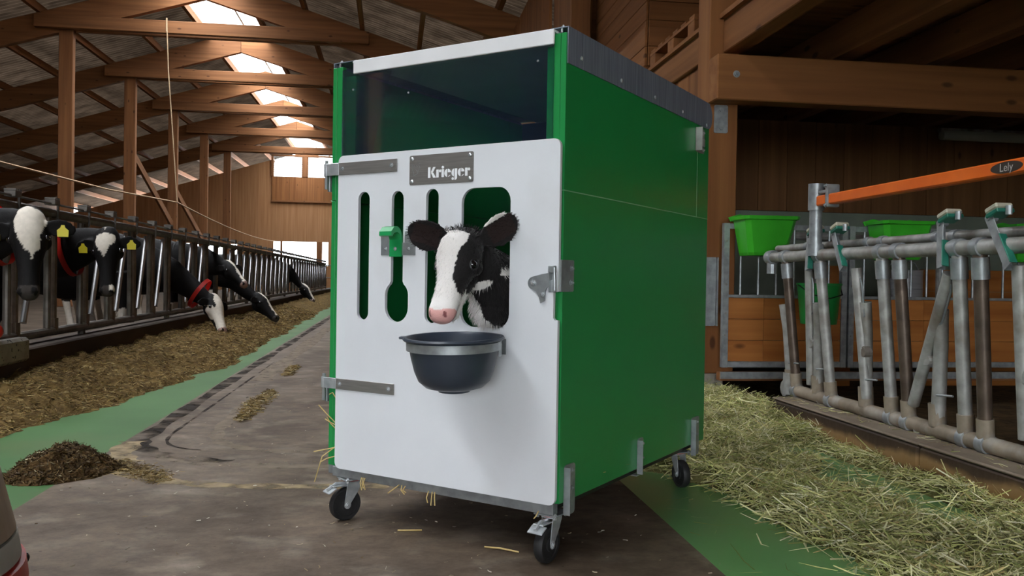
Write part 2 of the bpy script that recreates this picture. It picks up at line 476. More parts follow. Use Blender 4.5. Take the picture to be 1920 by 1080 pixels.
def dirty(m):
    nt = m.node_tree; N, L = nt.nodes, nt.links
    b = N['Principled BSDF']; src = b.inputs['Base Color'].links[0].from_socket
    tc = N.new('ShaderNodeTexCoord')
    mp = N.new('ShaderNodeMapping'); mp.inputs['Rotation'].default_value = (0, 0, 0.9); mp.inputs['Scale'].default_value = (1.5, 2.3, 1)
    L.new(tc.outputs['Object'], mp.inputs[0])
    n = N.new('ShaderNodeTexNoise'); n.inputs['Scale'].default_value = 5; n.inputs['Detail'].default_value = 10; n.inputs['Roughness'].default_value = 0.78
    L.new(mp.outputs[0], n.inputs['Vector'])
    r = N.new('ShaderNodeMapRange'); r.inputs['From Min'].default_value = .34; r.inputs['From Max'].default_value = .68; r.inputs['To Min'].default_value = .58; r.inputs['To Max'].default_value = 1.38
    L.new(n.outputs['Fac'], r.inputs['Value'])
    h = N.new('ShaderNodeHueSaturation'); L.new(r.outputs[0], h.inputs['Value']); L.new(src, h.inputs['Color'])
    v = N.new('ShaderNodeTexVoronoi'); v.inputs['Scale'].default_value = 16; L.new(tc.outputs['Object'], v.inputs['Vector'])
    g = N.new('ShaderNodeMapRange'); g.inputs['From Min'].default_value = .05; g.inputs['From Max'].default_value = .09; g.inputs['To Min'].default_value = .7; g.inputs['To Max'].default_value = 0
    L.new(v.outputs['Distance'], g.inputs['Value'])
    n2 = N.new('ShaderNodeTexNoise'); n2.inputs['Scale'].default_value = 3; L.new(tc.outputs['Object'], n2.inputs['Vector'])
    gt = N.new('ShaderNodeMath'); gt.operation = 'GREATER_THAN'; gt.inputs[1].default_value = .54; L.new(n2.outputs['Fac'], gt.inputs[0])
    mu = N.new('ShaderNodeMath'); mu.operation = 'MULTIPLY'; L.new(g.outputs[0], mu.inputs[0]); L.new(gt.outputs[0], mu.inputs[1])
    mx = N.new('ShaderNodeMix'); mx.data_type = 'RGBA'; mx.inputs['B'].default_value = (.045, .03, .02, 1)
    L.new(mu.outputs[0], mx.inputs['Factor']); L.new(h.outputs[0], mx.inputs['A']); L.new(mx.outputs['Result'], b.inputs['Base Color'])
dirty(FLOORM)
worn(DUST, 11, 0.22, 0.55); worn(DUSTL, 11, 0.12, 0.65); worn(SKID, 4, 0.40, 0.58)
HAYM = vcol('hay_blades', 0.75, spec=0.25)
FEEDM = pbr('feed_bed', (0.155, 0.10, 0.036), (0.075, 0.046, 0.017), 0.95, scale=16, detail=8, bump=0.8, bscale=55, c3=(0.30, 0.22, 0.095), scale3=22, lo3=0.58, hi3=0.72, spec=0.1)
HAYBED = pbr('hay_bed', (0.17, 0.155, 0.06), (0.09, 0.085, 0.03), 0.95, scale=18, detail=8, bump=0.8, bscale=60, spec=0.1)
DKSTRAW = pbr('dark_bedding', (0.11, 0.07, 0.035), (0.05, 0.032, 0.017), 0.95, scale=14, bump=0.8, bscale=50, spec=0.1)
COAT = vcol('calf_coat', 0.75, bump=0.35, bscale=260, spec=0.22, sheen=0.15)
COWC = vcol('cow_coat', 0.7, bump=0.3, bscale=120, spec=0.14, vary=0.22)
EYE = pbr('dark_eye', (0.006, 0.005, 0.006), None, 0.06, spec=0.8)
ROBOB = pbr('robot_weathered_skirt', (0.50, 0.41, 0.32), (0.30, 0.225, 0.16), 0.5, 0.25, scale=4, stretch=(2, 2, 0.6), c3=(0.26, 0.13, 0.045), scale3=3, lo3=0.5, hi3=0.72)
ROBOG = pbr('robot_grey_band', (0.40, 0.40, 0.36), (0.32, 0.32, 0.28), 0.5, scale=6)
SKYL = clear('skylight_sheet', (0.9, 0.9, 0.9), 0.06)
PANE = clear('window_glass', (0.93, 0.95, 0.95), 0.08)
FRONTP = clear('smoky_front_pane', (0.84, 0.90, 0.93), 0.08, haze=(0.0035, 0.006, 0.011))

# ------------------------------------------------------------------ large structure
Y0B, Y1B = -13.3, 46.7            # barn length
XR, ZR, SL = -4.6, 8.35, 0.31      # ridge and roof slope
XL, XRT = -17.0, 7.8               # eaves
def zroof(x):
    return ZR - SL * abs(x - XR)

def struct(o):
    o['kind'] = 'structure'
    return o

struct(boxobj('ground', -90, 90, -90, 130, -0.30, -0.06, GROUND))
fl = struct(boxobj('floor', -1.32, 0.968, Y0B, Y1B, -0.06, 0.0, FLOORM))
struct(boxobj('floor', -2.5, -1.32, Y0B, Y1B, -0.06, 0.0, GFLOOR))
struct(boxobj('floor', 0.968, 2.25, Y0B, Y1B, -0.06, 0.0, GFLOOR2))
struct(boxobj('floor', XL, -2.5, Y0B, Y1B, -0.06, 0.0, ALLEY))
struct(boxobj('floor', 2.25, XRT, Y0B, Y1B, -0.06, 0.0, DKSTRAW))

# kerbs of the two feed passages
bm = BM(); box(bm, -2.78, -2.5, 0, Y1B - 8.5 - Y0B, 0, 0.31, 0.012)
struct(obj('kerb', bm, KERBD, None, (0, Y0B, 0)))
kr = struct(empty('kerb', (2.25, 0, 0)))
y = 4.80
for k in range(9):
    y1 = y - 1.42
    bm = BM(); box(bm, 0.0, 0.40, y1 + 0.004, y - 0.004, 0, 0.158, 0.012)
    obj('kerb_block', bm, KERBM, kr)
    bm = BM(); box(bm, -0.004, 0.42, y1 + 0.003, y - 0.003, 0.158, 0.172, 0.006)
    obj('kerb_capping', bm, KERBT, kr)
    y = y1

# end wall of upright boards with its openings
wl = struct(empty('wall_end', (0, Y1B, 0)))
holes = [(-13.0, -8.15, 1.35, 2.42), (-6.28, -3.42, 1.35, 2.62), (-6.30, -4.86, 6.07, 7.12), (-4.52, -3.05, 6.07, 7.12)]
x = XL
while x < XRT - 0.01:
    x1 = min(x + 0.62, XRT)
    top = min(zroof(x), zroof(x1)) - 0.85
    segs = [(0.0, top)]
    cuts = [h for h in holes if h[0] < x1 - 0.02 and h[1] > x + 0.02]
    for (hx0, hx1, hz0, hz1) in cuts:
        new = []
        for (a, b) in segs:
            if hz1 <= a or hz0 >= b: new.append((a, b)); continue
            if hz0 > a: new.append((a, hz0))
            if hz1 < b: new.append((hz1, b))
            if hx0 > x + 0.03: boxobj('wall_board', x + 0.0006, hx0, 0, 0.06, max(a, hz0), min(b, hz1), ENDW, wl)
            if hx1 < x1 - 0.03: boxobj('wall_board', hx1, x1 - 0.0006, 0, 0.06, max(a, hz0), min(b, hz1), ENDW, wl)
        segs = new
    for (a, b) in segs:
        off = random.uniform(0, 0.012)
        if abs(b - top) < 1e-6:
            bm = BM(); xa, xb = 0.0006, x1 - x - 0.0006
            plate(bm, [[(xa, 0), (xb, 0), (xb, zroof(x1) - 0.85 - a), (xa, zroof(x) - 0.85 - a)]], 0.06 - off, M4((1, 0, 0), (0, 0, 1), (0, -1, 0), (0, 0.06, 0)))
            obj('wall_board', bm, ENDW, wl, (x, 0, a))
        else:
            boxobj('wall_board', x + 0.0006, x1 - 0.0006, off, 0.06, a, b, ENDW, wl)
    x = x1
for n_, (hx0, hx1, hz0, hz1) in enumerate(holes):
    wn = struct(empty('window_%d' % (n_ + 2), (hx0, Y1B, hz0)))
    w_, h_ = hx1 - hx0, hz1 - hz0
    boxobj('pane', 0.0, w_, 0.03, 0.04, 0.0, h_, PANE, wn)
    bars = [0.36, w_ - 0.62] if n_ < 2 else []
    for bx in bars:
        boxobj('mullion', bx, bx + (0.10 if bx < 1 else 0.30), -0.04, 0.10, 0, h_, WZ, wn)
    if n_ >= 2:
        for k in range(10):
            z = (k + 0.5) * h_ / 10
            boxobj('louvre_slat', 0, w_, 0.00, 0.028, z - 0.012, z + 0.012, GALV, wn)
# pale boarded hatch under the upper openings with its rail
hp = struct(empty('door_1', (-6.38, Y1B - 0.05, 4.80)))
for k in range(4):
    boxobj('hatch_board', 0.9 * k + 0.004, 0.9 * k + 0.896, -0.03, 0.04, 0, 1.26, LWZ, hp)
boxobj('hatch_rail', -0.05, 3.65, -0.06, 0.04, -0.09, -0.005, WX, hp)
boxobj('hatch_rail', -0.05, 3.65, -0.05, 0.04, 2.33, 2.42, WX, hp)
boxobj('hatch_stile', 1.53, 1.83, -0.055, 0.035, 1.27, 2.32, WZ, hp)
boxobj('hatch_stile', -0.05, 0.05, -0.055, 0.035, 1.27, 2.32, WZ, hp)

# side walls and rear gable with its wide gateway
struct(boxobj('wall_left', XL - 0.1, XL, Y0B, Y1B, 0, zroof(XL) - 0.03, DKW))
struct(boxobj('wall_right', XRT, XRT + 0.1, Y0B, Y1B, 0, zroof(XRT) - 0.1, DKW))
bm = BM()
GX0, GX1, GZ = -8.0, 0.6, 4.3
plate(bm, [[(XL, 0), (GX0, 0), (GX0, GZ), (GX1, GZ), (GX1, 0), (XRT, 0), (XRT, zroof(XRT)), (XR, ZR - 0.1), (XL, zroof(XL))]], 0.1,
      M4((1, 0, 0), (0, 0, 1), (0, -1, 0), (0, Y0B, 0)))
struct(obj('wall_rear', bm, DKW))

# roof: corrugated sheets, purlins, ridge skylight
cl = struct(empty('ceiling', (XR, 0, ZR)))
def corrugated(sx, x0, x1, ylen):
    bm = BM()
    n = int(ylen / 0.177) * 6
    pr = None
    for k in range(n + 1):
        y = ylen * k / n
        dz = 0.025 * math.sin(2 * PI * k / 6)
        a = bm.verts.new((sx * x0, y, -SL * x0 + dz)); b = bm.verts.new((sx * x1, y, -SL * x1 + dz))
        if pr: bm.faces.new((pr[0], a, b, pr[1]))
        pr = (a, b)
    bmesh.ops.solidify(bm, geom=bm.faces[:], thickness=-0.012)
    return bm
SKW = (0.95, 0.83)               # half widths of the ridge skylight, left and right of the ridge
spanL, spanR = XR - XL + 0.4, XRT - XR + 0.4
pL = pR = None
sk = struct(empty('window_1', (XR, 0, ZR)))
skl = skr = None
for k in range(13):
    yb = Y0B + 5 * k
    if k == 0:
        pL = obj('roof_panel', corrugated(-1, SKW[0], spanL, 5.0), SHEET, cl, (0, yb, 0), True)
        pR = obj('roof_panel', corrugated(1, SKW[1], spanR, 5.0), SHEET, cl, (0, yb, 0), True)
        for s, w in ((-1, SKW[0]), (1, SKW[1])):
            bm = BM()
            bm.faces.new([bm.verts.new(p) for p in ((0, 0.03, 0), (s * w, 0.03, -SL * w), (s * w, 4.97, -SL * w), (0, 4.97, 0))])
            bmesh.ops.solidify(bm, geom=bm.faces[:], thickness=0.01)
            o = obj('skylight_pane', bm, SKYL, sk, (0, yb, 0))
            if s < 0: skl = o
            else: skr = o
    else:
        inst(pL, cl, (0, yb, 0)); inst(pR, cl, (0, yb, 0))
        inst(skl, sk, (0, yb, 0)); inst(skr, sk, (0, yb, 0))
for s, w, nm in ((-1, SKW[0], 'skylight_kerb'), (1, SKW[1], 'skylight_kerb')):
    boxobj(nm, s * w - 0.05, s * w + 0.05, Y0B, 51.6, -SL * w - 0.20, -SL * w + 0.0, LWY, sk)
boxobj('ridge_bar', 0.10, 0.15, Y0B, 51.6, -0.11, -0.04, GALV, sk)
for s, span in ((-1, spanL), (1, spanR)):
    d = 2.35
    while d < span - 0.3:
        boxobj('purlin', s * d - 0.05, s * d + 0.05, Y0B, 51.6, -SL * d - 0.215, -SL * d - 0.03, WY, cl)
        d += 1.42

# trusses
def truss(y, first=None):
    t = struct(empty('roof_truss', (XR, y, 0)))
    return t
RD = 0.62
zt0 = ZR - 0.21
def rafter_bm(s, span):
    bm = BM()
    plate(bm, [[(0.006, zt0), (0.006, zt0 - RD), (span, zt0 - RD - SL * span + 0.1), (span, zt0 - SL * span)]] if s > 0 else
              [[(-0.006, zt0), (-span, zt0 - SL * span), (-span, zt0 - RD - SL * span + 0.1), (-0.006, zt0 - RD)]], 0.17,
          M4((1, 0, 0), (0, 0, 1), (0, -1, 0), (0, 0.085, 0)))
    return bm
t0 = None
for k in range(12):
    yk = Y0B + 5 * k if k else Y0B + 0.3
    if t0 is None:
        t0 = truss(yk)
        obj('rafter', rafter_bm(-1, spanL - 0.3), WX, t0)
        obj('rafter', rafter_bm(1, spanR - 0.3), WX, t0)
        boxobj('collar_beam', -3.84, 3.95, -0.22, -0.09, 6.60, 6.90, WX, t0, 0.012)
        boxobj('collar_beam', -3.84, 3.95, 0.09, 0.22, 6.60, 6.90, WX, t0, 0.012)
        pp = boxobj('post', -3.32, -3.00, -0.085, 0.085, 0, 6.72, WZ, t0, 0.01)
    else:
        c = copy_tree(t0); c.location = (XR, yk, 0)
# diagonal braces between the alley posts
for (ya, yb_, za, zb_) in ((26.7, 31.7, 4.45, 2.55), (31.7, 36.7, 3.9, 2.2)):
    bm = BM(); d = V((0, yb_ - ya - 0.2, zb_ - za)); L_ = d.length
    box(bm, -0.04, 0.04, 0, L_, -0.12, 0.12, 0.006)
    o = struct(obj('brace', bm, WY, None, (-7.75, ya + 0.1, za)))
    o.rotation_euler = (math.atan2(d.z, d.y), 0, 0)

# loft on the right: post on its plinth, beams, joists, deck
struct(boxobj('plinth', 2.165, 2.32, 5.73, 5.96, 0, 0.205, CONC, None, 0.01))
ps = struct(empty('pillar', (2.28, 5.84, 0.205)))
boxobj('post', -0.108, 0.108, -0.115, 0.115, 0.0, 5.0, LWZ, ps, 0.006)
lf = struct(empty('loft_floor', (0, 0, 0)))
BM_Y0, BM_Y1 = -1.0, 18.6
boxobj('edge_beam', 2.27, 2.41, BM_Y0, 5.72, 2.45, 2.685, LWY, lf, 0.006)
boxobj('edge_beam', 2.27, 2.41, 5.96, BM_Y1, 2.49, 2.715, LWY, lf, 0.006)
boxobj('edge_board', 2.24, 2.275, BM_Y0, 5.72, 2.685, 2.72, LWY, lf)
boxobj('edge_board', 2.24, 2.275, 5.96, BM_Y1, 2.715, 2.745, LWY, lf)
tb = boxobj('cross_beam', 2.165, 7.7, 5.55, 5.72, 2.09, 2.40, LWX, lf, 0.008)
boxobj('cross_beam', 2.42, 7.7, 0.4, 0.57, 2.13, 2.45, LWX, lf, 0.008)
for xj in (3.10, 3.82, 4.54, 5.26, 5.98, 6.7):
    boxobj('joist', xj, xj + 0.14, BM_Y0, 11.0, 2.455, 2.70, WY, lf)
yd = BM_Y0
while yd < BM_Y1:
    boxobj('deck_plank', 2.275, 7.75, yd + 0.003, yd + 0.245, 2.722, 2.75, WX, lf)
    yd += 0.25
# boarded wall under the loft beyond the post, and the dark wall behind the calf pen
wb = struct(empty('wall_right_pen', (0, 0, 0)))
yy = 6.0
while yy < 18.5:
    boxobj('wall_board', 2.30, 2.345, yy + 0.003, yy + 0.247, 0.0, 2.485, LWZ, wb); yy += 0.25
wk = struct(empty('wall_pen_back', (0, 8.0, 0)))
xx = 2.36
while xx < 7.7:
    boxobj('wall_board', xx + 0.003, xx + 0.297, 0, 0.04, 1.56, 2.45, DKW, wk); xx += 0.3
boxobj('painted_dado', 2.36, 7.75, -0.01, 0.05, 0.0, 1.555, GREYP, wk)

# upper storey on the loft: tall plank panel, dark bay, plank crate, pallets
up = struct(empty('wall_loft', (0, 0, 2.75)))
yy = 12.75
while yy < 18.5:
    boxobj('wall_board', 2.30, 2.34, yy + 0.004, yy + 0.71, 0, 3.0, LWZ, up); yy += 0.715
boxobj('post', 2.36, 2.62, 11.4, 12.7, 0, 3.0, WZ, up)
for k in range(9):
    boxobj('wall_board', 2.64, 7.7, 12.86, 12.90, 0.3 * k, 0.3 * k + 0.292, WX, up)
for (ya, za, yb_, zb_) in ((12.3, 0.0, 11.9, 2.6), (12.15, 1.2, 11.95, 2.6)):
    bm = BM(); tube(bm, [(2.75, ya, za), (2.75, yb_, zb_)], 0.035, 4)
    obj('strut', bm, LWZ, up)
for k in range(6):
    boxobj('wall_board', 3.6, 7.7, 7.94, 7.98, 0.0 + 0.22 * k, 0.212 + 0.22 * k, LWX, up)

LZ = 2.752
cr = thing('plank_crate', 'tall crate of pale planks standing on the loft behind the hutch roof', 'crate', (2.75, 9.2, LZ))
for k in range(10):
    boxobj('plank', 0.0, 0.025, 0.0, 2.4, 0.15 + 0.21 * k, 0.15 + 0.21 * k + 0.205, LWY, cr, 0.003)
    boxobj('plank', 0.03, 1.2, -0.026, -0.002, 0.15 + 0.21 * k, 0.15 + 0.21 * k + 0.205, LWX, cr, 0.003)
boxobj('back_panel', 1.2, 1.22, 0.0, 2.4, 0.15, 2.25, LWY, cr)
boxobj('far_panel', 0.03, 1.2, 2.375, 2.4, 0.15, 2.25, LWX, cr)
for yy in (0.0, 1.15, 2.3):
    boxobj('skid', 0.0, 1.2, yy, yy + 0.1, 0.0, 0.148, LWX, cr)
bx = thing('low_plank_box', 'low open plank box on the loft floor between crate and pallet', 'box', (2.30, 7.72, LZ))
for k in range(2):
    boxobj('plank', 0, 0.025, 0, 1.0, 0.10 + 0.18 * k, 0.275 + 0.18 * k, LWY, bx, 0.003)
    boxobj('plank', 0.03, 0.8, -0.026, -0.002, 0.10 + 0.18 * k, 0.275 + 0.18 * k, LWX, bx, 0.003)
    boxobj('plank', 0.03, 0.8, 1.002, 1.026, 0.10 + 0.18 * k, 0.275 + 0.18 * k, LWX, bx, 0.003)
for yy in (0.02, 0.46, 0.90):
    boxobj('block', 0.0, 0.8, yy, yy + 0.08, 0.0, 0.098, LWX, bx)
def pallet(loc, label):
    p = thing('pallet', label, 'pallet', loc)
    for k in range(3):
        boxobj('bottom_board', 0.0 + 0.35 * k, 0.1 + 0.35 * k, 0, 1.15, 0, 0.022, LWY, p)
        for yy in (0.0, 0.50, 1.0):
            boxobj('block', 0.0 + 0.35 * k, 0.1 + 0.35 * k, yy, yy + 0.15, 0.023, 0.135, LWX, p, 0.004)
        boxobj('stringer', 0.0 + 0.35 * k, 0.1 + 0.35 * k, 0, 1.15, 0.136, 0.158, LWY, p)
    for k in range(6):
        boxobj('top_board', 0.0, 0.8, 0.0 + 0.2 * k, 0.14 + 0.2 * k - 0.02, 0.159, 0.182, LWX, p, 0.003)
    return p
pallet((2.30, 6.40, LZ), 'wooden pallet on the loft edge beside the upright post')

# galvanised plates on the post and the bolt through the cross beam
fp = thing('bracket_plate', 'galvanised two-bolt plate under the cross beam on the wooden post', 'bracket', (2.262, 5.722, 2.0))
bm = BM(); plate(bm, [rrect(-0.05, 0.05, -0.11, 0.085, 0.012)], 0.006, M4((1, 0, 0), (0, 0, 1), (0, -1, 0), (0, 0, 0))); obj('plate', bm, GALV, fp)
for z in (0.05, -0.075):
    bm = BM(); bolt(bm, (0.002, -0.006, z), (0, -1, 0), 0.016, 0.012); obj('bolt', bm, GALV, fp)
wb_ = thing('washer_bolt', 'round washer and bolt in the face of the cross beam', 'bolt', (2.30, 5.55, 2.265))
bm = BM(); bolt(bm, (0, 0, 0), (0, -1, 0), 0.017, 0.012); obj('bolt_head', bm, GALV, wb_)
gp = thing('hinge_plate', 'long galvanised gate hinge plate screwed to the lower post', 'bracket', (2.16, 5.722, 0.54))
bm = BM(); plate(bm, [rrect(0.0, 0.085, 0, 0.48, 0.008)], 0.008, M4((1, 0, 0), (0, 0, 1), (0, -1, 0), (0, 0, 0))); obj('plate', bm, GALV, gp)
bm = BM(); box(bm, 0.088, 0.097, -0.03, 0.0, 0, 0.48, 0.002); obj('flange', bm, GALV, gp)
for z in (0.03, 0.45):
    bm = BM(); bolt(bm, (0.02, -0.008, z), (0, -1, 0), 0.009, 0.006); obj('bolt', bm, GALV, gp)

# ------------------------------------------------------------------ the calf hutch
HW, HD = 0.923, 1.27
O3 = V((-0.214, 3.049, 0.0))
HRZ = -0.6936
ch = thing('calf_hutch', 'tall green and white calf hutch on four castors with a calf looking out', 'calf hutch', O3, HRZ)
HM = Matrix.Translation(O3) @ Matrix.Rotation(HRZ, 4, 'Z')
def hp_(u, v, z):                       # hutch coordinates to world
    return HM @ V((u, v, z))
ZB, ZT = 0.187, 1.575
# plate matrix for the front: local x -> u, y -> z, thickness towards the viewer (-v)
def FM(v):
    return M4((1, 0, 0), (0, 0, 1), (0, -1, 0), (0, v, 0))
def SM(u):                              # plate facing +u : local x -> v, y -> z
    return M4((0, 1, 0), (0, 0, 1), (1, 0, 0), (u, 0, 0))
# side panels: folded sheet, sheet joint recessed, narrow rear strip
for sgn, u in ((1, HW), (-1, 0.0)):
    pn = empty('side_panel', (0, 0, 0), 0, ch)
    uu = u - 0.018 if sgn > 0 else u
    for (v0, v1, z0, z1) in ((0.0, HD, ZB, 1.1115), (0.0, 1.1335, 1.1135, ZT), (1.1355, HD, 1.1135, ZT)):
        bm = BM(); box(bm, uu, uu + 0.018, v0, v1, z0, z1, 0.0012); obj('sheet', bm, GREEN, pn)
    bm = BM(); e_ = uu + 0.018 if sgn > 0 else uu
    box(bm, e_ - 0.006, e_ + 0.0003, 0.002, HD, 1.1112, 1.1138); box(bm, e_ - 0.006, e_ + 0.0003, 1.1332, 1.1358, 1.1138, ZT - 0.2); obj('sheet_joint', bm, JOINT, pn)
    a, b = (HW - 0.043, HW - 0.019) if sgn > 0 else (0.019, 0.045)
    bm = BM(); box(bm, a, b, 0.0, 0.018, ZB, ZT, 0.0015); obj('front_flange', bm, GREEN, pn)
    a, b = (HW - 0.075, HW - 0.0195) if sgn > 0 else (0.0195, 0.088)
    bm = BM(); box(bm, a, b, 0.0195, 0.034, 0.35, ZT - 0.03, 0.0015); obj('inner_flange', bm, GREEN, pn)
bm = BM(); box(bm, 0.0185, HW - 0.0185, HD - 0.02, HD - 0.002, ZB, 1.5805); obj('back_panel', bm, NAVY, ch)
bm = BM(); box(bm, 0.02, HW - 0.02, 0.04, HD - 0.022, 0.165, 0.186); obj('floor_tray', bm, BLACK, ch)
bm = BM(); box(bm, 0.02, HW - 0.02, 0.0, 0.03, 0.150, 0.185, 0.002); obj('bottom_rail', bm, GALV, ch)
bm = BM(); box(bm, 0.02, HW - 0.02, HD - 0.03, HD, 0.150, 0.185, 0.002); obj('bottom_rail', bm, GALV, ch)
# roof with lip and vent, side trims
bm = BM()
box(bm, 0.095, HW - 0.04, 0.0, HD, 1.581, 1.589, 0.002)
box(bm, 0.106, 0.889, -0.016, -0.008, 1.541, 1.586, 0.002)
box(bm, 0.10, 0.885, -0.012, 0.02, 1.579, 1.5845, 0.001)
obj('roof', bm, WHITER, ch, smooth=True)
bm = BM()
lathe(bm, [(0.075, 0.0), (0.075, 0.007), (0.066, 0.013), (0.03, 0.017), (0.0005, 0.018)], 28, Matrix.Translation((0.43, 0.14, 1.589)))
obj('roof_vent', bm, WHITER, ch, smooth=True)
def trim_outline():
    return [(0.006, 1.486), (1.225, 1.486)] + [(1.245 + 0.055 * math.sin(a), 1.540 - 0.054 * math.cos(a)) for a in np.linspace(0, PI, 10)][0:10] + [(0.006, 1.594)]
for sgn, u in ((1, HW + 0.0005), (-1, -0.0035)):
    tr = empty('roof_trim', (0, 0, 0), 0, ch)
    bm = BM(); plate(bm, [trim_outline()], 0.003, SM(u)); obj('trim_face', bm, BRUSH, tr)
    a, b = (HW - 0.06, HW + 0.003) if sgn > 0 else (-0.003, 0.10)
    bm = BM(); box(bm, a, b, 0.006, HD, 1.591, 1.594); obj('trim_top', bm, BRUSH, tr)
    for v, z in ((0.091, 1.517), (0.38, 1.510), (0.669, 1.509), (0.949, 1.506), (1.229, 1.499)):
        bm = BM(); lathe(bm, [(0.007, 0), (0.0065, 0.003), (0.003, 0.005), (0.0003, 0.0055)], 10,
                         M4((0, 1, 0), (0, 0, 1), (sgn, 0, 0), (u + (0.003 if sgn > 0 else 0), v, z)))
        obj('rivet', bm, ZINC, tr, smooth=True)
    bm = BM(); bolt(bm, ((HW - 0.022) if sgn > 0 else 0.022, 0.02, 1.594), (0, 0, 1), 0.006, 0.006)
    tube(bm, [((HW - 0.022) if sgn > 0 else 0.022, 0.012, 1.579), ((HW - 0.022) if sgn > 0 else 0.022, 0.012, 1.592)], 0.004, 8)
    obj('bolt', bm, ZINC, tr)
# rear roof clip
bm = BM()
plate(bm, [rrect(1.105, 1.205, 1.375, 1.475, 0.01), [(1.135, 1.405), (1.135, 1.44), (1.175, 1.44), (1.175, 1.405)]], 0.003, SM(HW + 0.001))
box(bm, HW + 0.001, HW + 0.03, 1.105, 1.110, 1.378, 1.472, 0.001)
box(bm, HW + 0.004, HW + 0.02, 1.14, 1.17, 1.40, 1.43, 0.002)
for z in (1.39, 1.46): bolt(bm, (HW + 0.004, 1.19, z), (1, 0, 0), 0.006, 0.005)
obj('roof_clip', bm, GALVD, ch)
# smoky clear pane over the door
bm = BM(); plate(bm, [rrect(0.047, 0.884, 1.18, 1.562, 0.004)], 0.003, FM(-0.001)); obj('front_pane', bm, FRONTP, ch)
for (u, z) in ((0.098, 1.49), (0.098, 1.25), (0.34, 1.455), (0.83, 1.50)):
    bm = BM(); lathe(bm, [(0.004, 0), (0.003, 0.003), (0.0003, 0.0035)], 8, M4((1, 0, 0), (0, 0, 1), (0, -1, 0), (u, -0.004, z)))
    obj('pane_screw', bm, ZINC, ch)
# the white door with its slots
DV = -0.012
def slot(x0, x1, z0, z1, n=8): return rrect(x0, x1, z0, z1, (x1 - x0) / 2 - 1e-4, n)
outer = rrect(0.053, 0.922, 0.186, 1.262, 0.022)
# small notch at the latch side
keyh = [(0.292, 0.835)] + [(0.292, 1.107)] + [(0.317 + 0.025 * math.cos(a), 1.107 + 0.025 * math.sin(a)) for a in np.linspace(PI, 0, 9)] + [(0.342, 0.835)] \
    + [(0.317 + 0.0485 * math.cos(a), 0.790 + 0.045 * math.sin(a)) for a in np.linspace(0.9, 0, 6)] \
    + [(0.317 + 0.0485 * math.cos(a), 0.750 + 0.049 * math.sin(a)) for a in np.linspace(0, -PI, 14)] \
    + [(0.317 + 0.0485 * math.cos(a), 0.790 + 0.045 * math.sin(a)) for a in np.linspace(PI, PI - 0.9, 6)]
out2 = []
for (x, z) in outer:
    out2.append((x, z))
# cut the notch into the right edge (points run anticlockwise from the upper right corner)
notch = [(0.922, 0.730), (0.912, 0.730), (0.9065, 0.736), (0.9065, 0.812), (0.922, 0.815)]
out3 = []
for i, p_ in enumerate(out2):
    out3.append(p_)
out3 += notch
dr = empty('door', (0, 0, 0), 0, ch)
bm = BM()
plate(bm, [out3, slot(0.146, 0.196, 0.703, 1.135), keyh, slot(0.434, 0.484, 0.703, 1.133), rrect(0.574, 0.754, 0.698, 1.129, 0.045)], 0.012, FM(DV))
obj('door_leaf', bm, WHITE, dr)
DF = DV - 0.012                         # front face of the door
# hinge straps and their hangers on the left
for z0, z1 in ((1.196, 1.238), (0.460, 0.497)):
    bm = BM(); box(bm, 0.058, 0.314, DF - 0.005, DF - 0.0003, z0, z1, 0.001); obj('hinge_strap', bm, STAIN, dr)
    bm = BM(); box(bm, 0.0, 0.0575, DF - 0.005, DF - 0.0003, z0, z1, 0.001)
    tube(bm, [(-0.008, DF + 0.006, z0), (-0.008, DF + 0.006, z1)], 0.010, 12); obj('hinge_knuckle', bm, ZINC, dr)
    bm = BM()
    tube(bm, [(-0.008, DF + 0.006, z0 - 0.045), (-0.008, DF + 0.006, z1 + 0.012)], 0.006, 10)
    box(bm, -0.016, -0.0045, -0.006, 0.055, z0 - 0.052, z0 + 0.03, 0.002)
    obj('hinge_pin', bm, GALV, dr)
    for u in (0.075, 0.292):
        bm = BM(); bolt(bm, (u, DF - 0.005, (z0 + z1) / 2), (0, -1, 0), 0.0055, 0.004); obj('hinge_bolt', bm, ZINC, dr)
# name plate with stencil letters
bm = BM(); plate(bm, [rrect(0.366, 0.617, 1.148, 1.243, 0.006)], 0.002, FM(DF - 0.0003)); obj('name_plate', bm, STAIN, dr)
for u in (0.378, 0.605):
    for z in (1.159, 1.232):
        bm = BM(); lathe(bm, [(0.0068, 0), (0.006, 0.003), (0.003, 0.005), (0.0003, 0.0055)], 12, M4((1, 0, 0), (0, 0, 1), (0, -1, 0), (u, DF - 0.0023, z)))
        obj('plate_rivet', bm, ZINC, dr, smooth=True)
def disc(cx, cy, r, a0=0, a1=2 * PI, n=18):
    full = abs(a1 - a0 - 2 * PI) < 1e-6
    return [(cx + r * math.cos(a), cy + r * math.sin(a)) for a in np.linspace(a0, a1, n + 1)][:(-1 if full else None)]
def gl_K(): return [[(0, 0), (.28, 0), (.28, 1.0), (0, 1.0)], [(.34, .56), (.58, 1.0), (.86, 1.0), (.60, .56), (.44, .50)], [(.34, .5), (.58, .5), (.92, 0), (.60, 0)]], .96
def gl_r(): return [[(0, 0), (.27, 0), (.27, .74), (0, .74)], disc(.43, .60, .135)], .60
def gl_i(): return [[(0, 0), (.27, 0), (.27, .74), (0, .74)], disc(.135, .93, .135)], .33
